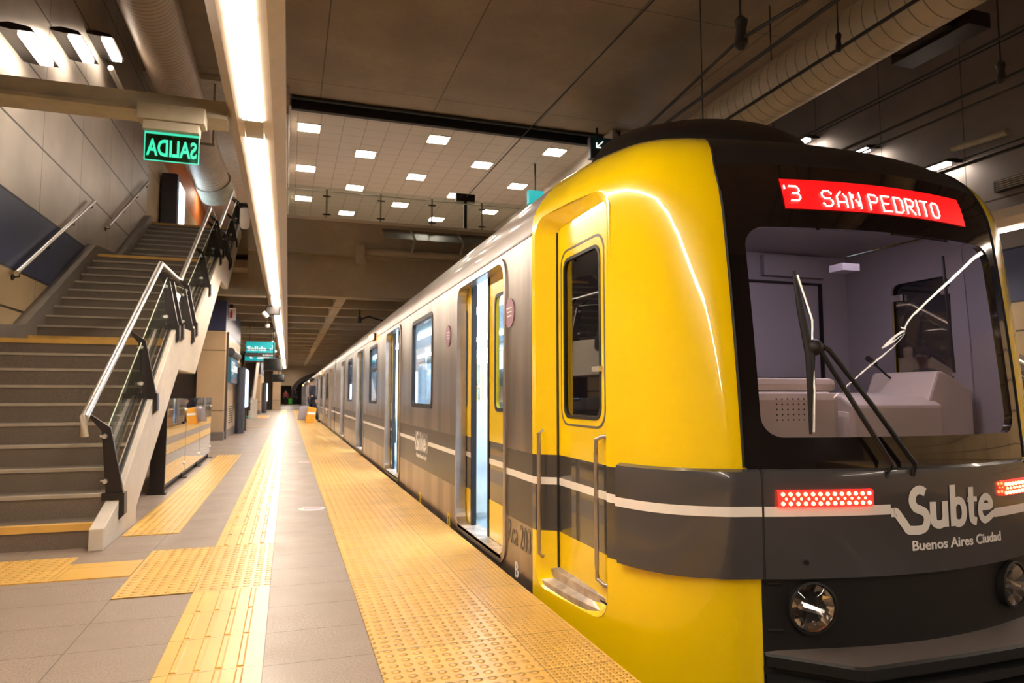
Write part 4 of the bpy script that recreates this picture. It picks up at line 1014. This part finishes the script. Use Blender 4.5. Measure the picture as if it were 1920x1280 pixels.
b.build('perforation', 'dark', c2)
b = MB(); b.tube([(3.66, 3.2, 1.12), (3.55, 3.2, 1.13), (3.42, 3.2, 1.2), (3.31, 3.2, 1.28)], .006, 6); mc = b.build('microphone_stalk', 'black', c)
b = MB(); b.tube([(3.33, 3.2, 1.27), (3.27, 3.2, 1.305)], .016, 8); b.build('microphone', 'black', c, True)
part('ceiling_bracket', 'cabin', (2.92, 3.04, 3.0, 3.1, 1.78, 1.82))
b = MB(); b.tube([(3.20, 2.62, 1.80), (3.24, 2.62, 1.2)], .008, 6); b.build('blind_cord', 'black', T)
# driver seat
s_ = part('driver_seat', 'navy', (2.6, 3.0, 3.42, 3.8, .5, .6), bevel=.03); part('backrest', 'navy', (2.62, 2.98, 3.74, 3.82, .6, 1.05), bevel=.03, par=s_)

# -------- silver bodies
def carbody(root, y0, y1, doors, wins, gapc=.24, real=True):
    """side walls with openings, leaves, glass, roof, interior"""
    doorh = [rrect(c - .645, c + .645, .05, 1.965, .11) for c in doors]
    allw = [rrect(a, c, .955, 1.92, .07) for a, c, _ in wins]
    for s in (-1, 1):
        mirr = False if s < 0 else 2 * CX
        winh = allw if s < 0 else allw[1:2]
        X = (lambda x: x) if s < 0 else (lambda x: 2 * CX - x)
        def bx(*q): x0, x1 = sorted((X(q[0]), X(q[1]))); return MB().box(x0, x1, *q[2:])
        side = plate('body_side', [(y0, -.45), (y1, -.45), (y1, 2.03), (y0, 2.03)], doorh + winh, 'yz', 1.36, .04, 'silver', root, mirr)
        plate('inner_lining', [(y0 + .12, .0), (y1, .0), (y1, 2.03), (y0 + .12, 2.03)], doorh + winh, 'yz', 1.392, .02, 'carwall', root, mirr)
        for c, hole in zip(doors, doorh):
            df = plate('door_frame', rrect(c - .69, c + .69, .0, 2.0, .14), [hole], 'yz', 1.345, .03, 'frame', root, mirr)
            hi_ = rrect(c - .641, c + .641, .054, 1.961, .107); l = MB().loft([[(1.336, y, z) for y, z in hi_], [(1.408, y, z) for y, z in hi_]])
            if s > 0: l.v = [(2 * CX - x, y, z) for x, y, z in l.v]
            l.build('door_reveal', 'frame', df)
            bx(1.33, 1.48, c - .6, c + .6, .03, .055).build('threshold', 'sill', df)
            g = gapc if s < 0 else 0.005
            for e in (-1, 1):
                cc = c + (.22 if s < 0 else 0); a, d = sorted((cc + e * g, cc + e * (g + .66)))
                leaf = plate('door_leaf', rrect(a, d, .06, 1.99, .02), [rrect(a + .17, d - .17, .98, 1.80, .06)], 'yz', 1.43, .03, 'yellow', root, mirr)
                plate('window_seal', rrect(a + .16, d - .16, .97, 1.81, .065), [rrect(a + .185, d - .185, .995, 1.785, .05)], 'yz', 1.412, .006, 'rubber', leaf, mirr)
                bx(1.425, 1.431, a + .17, d - .17, .98, 1.80).build('window_pane', 'car_glass', leaf)
                yy = a if e > 0 else d
                bx(1.408, 1.448, yy - .018, yy + .012, .06, 1.98).build('rubber_edge', 'rubber', leaf)
        for a, c, split in (wins if s < 0 else wins[1:2]):
            fr = plate('window_frame', rrect(a, c, .955, 1.92, .07), [rrect(a + .045, c - .045, 1.0, 1.875, .05)], 'yz', 1.35, .03, 'rubber', side, mirr)
            bx(1.355, 1.361, a + .04, c - .04, .99, 1.88).build('window_pane', 'car_glass', side)
            if split: bx(1.34, 1.362, a + .03, c - .03, 1.5, 1.535).build('window_bar', 'rubber', side)
    # roof
    prof = [(CX - HW + w, z) for z, w in zip(WZ, WW)]; prof += [(2 * CX - x, z) for x, z in reversed(prof)]
    b = MB(); b.loft([[(x, y, z) for x, z in prof] for y in (y0, y1)], closed=False); b.build('roof', 'silver_roof', root, True)
    b = MB(); b.box(CX - HW - .004, CX - HW + .01, y0, y1, 2.022, 2.034); b.build('roof_gutter', 'grey_text', root)
    # rooftop equipment
    for a in np.arange(y0 + 2.4, y1 - 3, 4.6):
        b = MB(); b.box(CX - .75, CX + .75, a, a + 3.2, 2.49, 2.66); b.build('roof_unit', 'black_roof', root, bevel=.05)
    # interior
    part('interior_floor', 'carfloor', (1.48, 3.80, y0 + .25, y1 - .02, -.02, .045), par=root)
    part('interior_ceiling', 'carwall', (1.50, 3.78, y0 + .25, y1 - .02, 2.10, 2.14), par=root)
    part('end_wall', 'carwall', (1.42, 3.86, y1 - .06, y1, -.3, 2.25), par=root)
    for x in (2.05, 3.15):
        part('light_strip', 'carlight', (x, x + .14, y0 + .4, y1 - .3, 2.075, 2.095), par=root)
    b = MB()
    for x in (2.0, 3.28): b.tube([(x, y0 + .4, 1.83), (x, y1 - .3, 1.83)], .016, 8)
    b.build('ceiling_handrail', 'steel', root)
    for c in doors:
        b = MB(); b.tube([(2.64, c, .045), (2.64, c, 2.1)], .018, 8); b.build('pole', 'steel', root)
        for e in (-.75, .75):
            for xa in (1.51, 3.37):
                b = MB(); b.prism([(xa, .1), (xa + .40, .1), (xa + .40, .75), (xa + .28, .86), (xa + .12, 1.02), (xa, 1.05)] if xa < 2 else [(xa + .4, .1), (xa, .1), (xa, .75), (xa + .12, .86), (xa + .28, 1.02), (xa + .4, 1.05)], 'y', c + e - .015, c + e + .015); b.build('seat_screen', 'seatblue', root)
    for a, c in zip([d + .8 for d in doors[:-1]], [d - .8 for d in doors[1:]]):
        for xa, xb, xc in ((1.53, 1.93, 1.53), (3.35, 3.75, 3.70)):
            part('bench', 'seatblue', (xa, xb, a, c, .38, .46), (xc, xc + .05, a, c, .46, .9), par=root)
D1 = [4.90, 9.29, 13.68, 18.10]
carbody(T, 3.72, 21.0, D1, [(6.61, 7.78, False), (11.0, 12.1, True), (15.45, 16.6, False)])
def sidefn(o=.0): return lambda u, v, w=0: (1.34 - o - w, 7.46 - u, .50 + v)
def side_logo(root, ystart, first=True):
    f = lambda u, v: (1.3375, ystart - u, .528 + v)
    h = thing_part = MB().box(1.3385, 1.3395, ystart - .62, ystart + .1, .50, .70).build('logo_backing', 'band', root)
    logo(f, h)
    text('lettering', 'Buenos Aires Ciudad', .058, 'white', root, lambda u, v, w: (1.3385 - w, ystart - u, .43 + v), .001, w=.56)
side_logo(T, 7.42)
text('fleet_number', 'Rca 203', .20, 'grey_text', T, lambda u, v, w: (1.338 - w, 4.17 - u, .175 + v), 0, w=.42)
text('car_letter', 'B', .13, 'white', T, lambda u, v, w: (1.338 - w, 4.03 - u, -.01 + v), .001)
for y in (5.84, 7.18):
    lb = MB().box(1.336, 1.339, y - .045, y + .045, -.05, .075).build('arrow_label', 'yellow_label', T)
    b = MB(); b.prism([(y - .005, -.02), (y + .005, -.02), (y + .005, .03), (y + .018, .03), (y, .055), (y - .018, .03), (y - .005, .03)], 'x', 1.334, 1.3362); b.build('arrow', 'black', lb)
for y in (4.14, 5.92):
    b = MB(); n = 24; b.prism([(y + .095 * math.cos(2 * math.pi * k / n), 1.61 + .095 * math.sin(2 * math.pi * k / n)) for k in range(n)], 'x', 1.335, 1.339); st = b.build('round_sticker', 'purple', T)
    b = MB()
    for j in range(3): b.box(1.333, 1.3352, y - .05, y + .03 + .01 * j, 1.585 + j * .025, 1.593 + j * .025)
    b.build('sticker_print', 'white', st)
lm = MB().box(1.31, 1.345, 11.25, 11.65, 2.0, 2.1).build('door_lamp', 'rubber', T)
MB().ball((1.29, 11.34, 2.05), (.03, .05, .045)).ball((1.29, 11.56, 2.05), (.03, .05, .045)).build('lamp_lens', 'amber', lm, True)
# following cars
T2 = thing('metro_train_car', 'second silver metro car, directly behind the leading one', 'train', (CX, 21.45, 0), 'silver cars behind the leading car')
y0 = 21.45
carbody(T2, y0, y0 + 17.2, [y0 + 2.0 + k * 4.38 for k in range(4)], [(y0 + 3.6, y0 + 4.75, False), (y0 + 8.0, y0 + 9.15, True), (y0 + 12.4, y0 + 13.5, False)])
side_logo(T2, y0 + 4.7)
part('bellows', 'rubber', (1.62, 3.66, 21.0, 21.45, -.3, 2.35), par=T2)
lm = MB().box(1.31, 1.345, y0 + 8.3, y0 + 8.7, 2.0, 2.1).build('door_lamp', 'rubber', T2)
MB().ball((1.29, y0 + 8.4, 2.05), (.03, .05, .045)).ball((1.29, y0 + 8.6, 2.05), (.03, .05, .045)).build('lamp_lens', 'amber', lm, True)
def kids(o): return [c for c in bpy.data.objects if c.parent == o]
tree = [(c, kids(c)) for c in kids(T2)]
for i, lab in enumerate(('third silver metro car from the front of the train', 'fourth silver metro car, far down the platform')):
    r = T2.copy(); link(r); r.location.y += 17.65 * (i + 1); r['label'] = lab
    for c, gs in tree:
        n = c.copy(); link(n); n.parent = r
        for g_ in gs: m = g_.copy(); link(m); m.parent = n

# ============================================================ PEOPLE
def skin(name, chain, m, parent, sub=1):
    """chain: list of (verts {name:(pos,r)}, edges) -> skinned mesh"""
    V, Ed, root = chain; keys = list(V); me = bpy.data.meshes.new(name)
    me.from_pydata([V[k][0] for k in keys], [(keys.index(a), keys.index(c)) for a, c in Ed], [])
    o = link(bpy.data.objects.new(name, me)); md = o.modifiers.new('k', 'SKIN'); md.use_smooth_shade = True
    for i, k in enumerate(keys):
        r = V[k][1]; r = r if isinstance(r, tuple) else (r, r); me.skin_vertices[0].data[i].radius = r
        me.skin_vertices[0].data[i].use_root = (k == root)
    ss = o.modifiers.new('s', 'SUBSURF'); ss.levels = sub; ss.render_levels = sub
    m2 = eval_mesh(o); o.modifiers.clear(); o.data = m2; m2.materials.clear(); m2.materials.append(M[m])
    for p in m2.polygons: p.use_smooth = True; p.material_index = 0
    return o
def person(label, loc, rz, top, bottom, hair, pose='stand', armL=None, armR=None, h=1.0, detail=False, group=None, shoe='blackcloth'):
    """built facing +y, then turned"""
    Rm = Matrix.Translation(Vector(loc)) @ Matrix.Rotation(rz, 4, 'Z') @ Matrix.Scale(h, 4)
    t = thing('person', label, 'person', loc, group)
    sit = pose == 'sit'
    hz = .50 if sit else .92
    J = {'pel': ((0, 0, hz), .12), 'wai': ((0, .01, hz + .16), .115), 'che': ((0, 0, hz + .36), .13), 'nek': ((0, -.01, hz + .52), .055), 'nk2': ((0, .0, hz + .58), .05), 'hed': ((0, .015, hz + .68), (.078, .09)), 'top': ((0, .01, hz + .76), (.065, .08)),
         'shL': ((-.17, 0, hz + .47), .06), 'shR': ((.17, 0, hz + .47), .06), 'hpL': ((-.09, 0, hz - .03), .09), 'hpR': ((.09, 0, hz - .03), .09)}
    Ed = [('pel', 'wai'), ('wai', 'che'), ('che', 'nek'), ('nek', 'nk2'), ('nk2', 'hed'), ('hed', 'top'), ('che', 'shL'), ('che', 'shR'), ('pel', 'hpL'), ('pel', 'hpR')]
    arms = {'L': armL or [(-.23, -.02, hz + .20), (-.24, .06, hz - .04), (-.24, .08, hz - .11)], 'R': armR or [(.23, -.02, hz + .20), (.24, .06, hz - .04), (.24, .08, hz - .11)]}
    for s, sg in (('L', -1), ('R', 1)):
        e, w_, hd = [Vector(q) for q in arms[s]]
        J['el' + s] = (tuple(e), .042); J['wr' + s] = (tuple(w_), .03); J['hd' + s] = (tuple(hd), (.022, .038)); Ed += [('sh' + s, 'el' + s), ('el' + s, 'wr' + s), ('wr' + s, 'hd' + s)]
        fd = (hd - w_).normalized(); sd = fd.cross(Vector((1, 0, 0))).normalized()
        for i in range(4):
            b0 = hd + sd * (.027 - .018 * i) + fd * .03; b1 = b0 + fd * (.03, .036, .033, .025)[i]; b2 = b1 + (fd + Vector((-sg * .5, .1, 0))).normalized() * .022
            J['f%s%da' % (s, i)] = (tuple(b0), .009); J['f%s%db' % (s, i)] = (tuple(b1), .008); J['f%s%dc' % (s, i)] = (tuple(b2), .007)
            Ed += [('hd' + s, 'f%s%da' % (s, i)), ('f%s%da' % (s, i), 'f%s%db' % (s, i)), ('f%s%db' % (s, i), 'f%s%dc' % (s, i))]
        t0 = w_ + fd * .03 + sd * .035; t1 = t0 + (fd * .7 + sd * .7).normalized() * .03
        J['t%sa' % s] = (tuple(t0), .011); J['t%sb' % s] = (tuple(t1), .009); Ed += [('wr' + s, 't%sa' % s), ('t%sa' % s, 't%sb' % s)]
        if sit: leg = [(sg * .10, .42, hz - .02), (sg * .10, .44, .09), (sg * .10, .56, .04)]
        elif pose == 'walk': leg = [(sg * .09, .12 * (1 if sg > 0 else -.2), .50), (sg * .09, .20 if sg > 0 else -.22, .09), (sg * .09, .33 if sg > 0 else -.10, .04)]
        else: leg = [(sg * .10, .02, .49), (sg * .10, -.02, .09), (sg * .11, .12, .04)]
        J['kn' + s] = (leg[0], .062); J['an' + s] = (leg[1], .042); J['to' + s] = (leg[2], (.04, .035)); Ed += [('hp' + s, 'kn' + s), ('kn' + s, 'an' + s), ('an' + s, 'to' + s)]
    def fin(o):
        o.data.transform(Rm); return adopt(o, t)
    body = skin('body', (J, Ed, 'pel'), 'skin', t); fin(body)
    def sub(keys, edges, grow, root): return ({k: (J[k][0], tuple(q + grow for q in (J[k][1] if isinstance(J[k][1], tuple) else (J[k][1],) * 2))) for k in keys}, edges, root)
    ks = ['pel', 'wai', 'che', 'nek', 'shL', 'shR', 'elL', 'elR', 'wrL', 'wrR']; fin(skin('jacket', sub(ks, [('pel', 'wai'), ('wai', 'che'), ('che', 'nek'), ('che', 'shL'), ('che', 'shR'), ('shL', 'elL'), ('shR', 'elR'), ('elL', 'wrL'), ('elR', 'wrR')], .018, 'pel'), top, t))
    ks = ['pel', 'hpL', 'hpR', 'knL', 'knR', 'anL', 'anR']; fin(skin('trousers', sub(ks, [('pel', 'hpL'), ('pel', 'hpR'), ('hpL', 'knL'), ('hpR', 'knR'), ('knL', 'anL'), ('knR', 'anR')], .014, 'pel'), bottom, t))
    for s in 'LR': fin(skin('shoe', sub(['an' + s, 'to' + s], [('an' + s, 'to' + s)], .012, 'an' + s), shoe, t))
    zc = hz + .70
    b = MB(); b.ball((0, -.012, zc + .035), (.088, .105, .095), 20, 12); b.f = [f for f in b.f if not (all(b.v[i][2] < zc + .03 and b.v[i][1] > .02 for i in f) or all(b.v[i][1] > .055 and b.v[i][2] < zc + .075 for i in f) or all(b.v[i][2] < zc - .03 for i in f))]; b.mi = [0] * len(b.f)
    o = b.build('hair', hair, None, True); fin(o)
    b = MB(); b.tube([(0, .095, zc + .01), (0, .122, zc - .03), (0, .10, zc - .042)], [.009, .015, .012], 8); b.build('nose', 'skin', None, True); n = bpy.data.objects[-1] if 0 else None
    for o in [x for x in S.collection.objects if x.name.startswith('nose') and x.parent is None]: fin(o)
    for sx in (-1, 1):
        b = MB(); b.ball((sx * .033, .094, zc + .005), (.012, .008, .007), 10, 6); fin(b.build('eye', 'black', None, True))
        b = MB(); b.ball((sx * .085, .01, zc - .015), (.012, .02, .03), 10, 6); fin(b.build('ear', 'skin', None, True))
    b = MB(); b.ball((0, .092, zc - .065), (.025, .009, .006), 10, 6); fin(b.build('mouth', 'redcloth', None, True))
    if detail:
        b = MB()
        for sx in (-1, 1): b.tube([(sx * .035 + .024 * math.cos(a), .112, zc + .003 + .018 * math.sin(a)) for a in [2 * math.pi * k / 12 for k in range(13)]], .0025, 5); b.tube([(sx * .06, .11, zc + .008), (sx * .088, .01, zc + .008)], .0025, 5)
        b.tube([(-.011, .112, zc + .003), (.011, .112, zc + .003)], .0025, 5); fin(b.build('glasses', 'frame', None))
    return t
person('walking traveller in a dark coat carrying bags on the yellow strip', (.93, 28.9, 0), math.radians(-70), 'navy', 'navy', 'hair', 'walk', armL=[(-.25, .0, 1.13), (-.27, .12, .92), (-.27, .14, .84)], h=1.04)
b = MB(); b.prism([(.38, .12), (.78, .10), (.86, .66), (.46, .68)], 'y', 28.6, 28.78); o = b.build('shopping_bag', 'greybag', None, bevel=.02); tag(o, 'pale grey bag carried by the walking traveller', 'bag')
b = MB(); b.prism([(.66, .03), (1.02, .0), (1.10, .60), (.78, .66)], 'y', 28.4, 28.55); o = b.build('shopping_bag', 'orange_bag', None, bevel=.02); tag(o, 'orange bag in front of the walking traveller', 'bag')
b = MB(); b.prism([(.74, .36), (1.04, .34), (1.05, .42), (.75, .44)], 'y', 28.39, 28.402); b.build('white_label', 'white', o)
person('distant person in red and dark clothes at the end of the platform', (-.25, 84, 0), math.radians(180), 'redcloth', 'blackcloth', 'hair')
person('distant person in black near the tunnel mouth', (.55, 90, 0), math.radians(180), 'blackcloth', 'blackcloth', 'hair')
person('distant person in navy beside the far end of the train', (.95, 92, 0), math.radians(160), 'navy', 'blackcloth', 'hair')
person('man with glasses and checked shirt on the opposite platform, seen through the cab', (8.28, 7.15, 0), math.radians(78), 'check', 'navy', 'hair', 'stand', armL=[(-.24, .03, 1.15), (-.12, .24, 1.12), (-.05, .27, 1.13)], armR=[(.24, .03, 1.15), (.12, .24, 1.10), (.05, .27, 1.10)], detail=True)
person('seated passenger in an olive jacket just inside the first door', (1.86, 5.95, .0), math.radians(35), 'olive', 'navy', 'hair_grey', 'sit')
person('seated passenger in dark blue behind the first window', (1.80, 7.0, .0), math.radians(-90), 'navy', 'blackcloth', 'hair', 'sit')
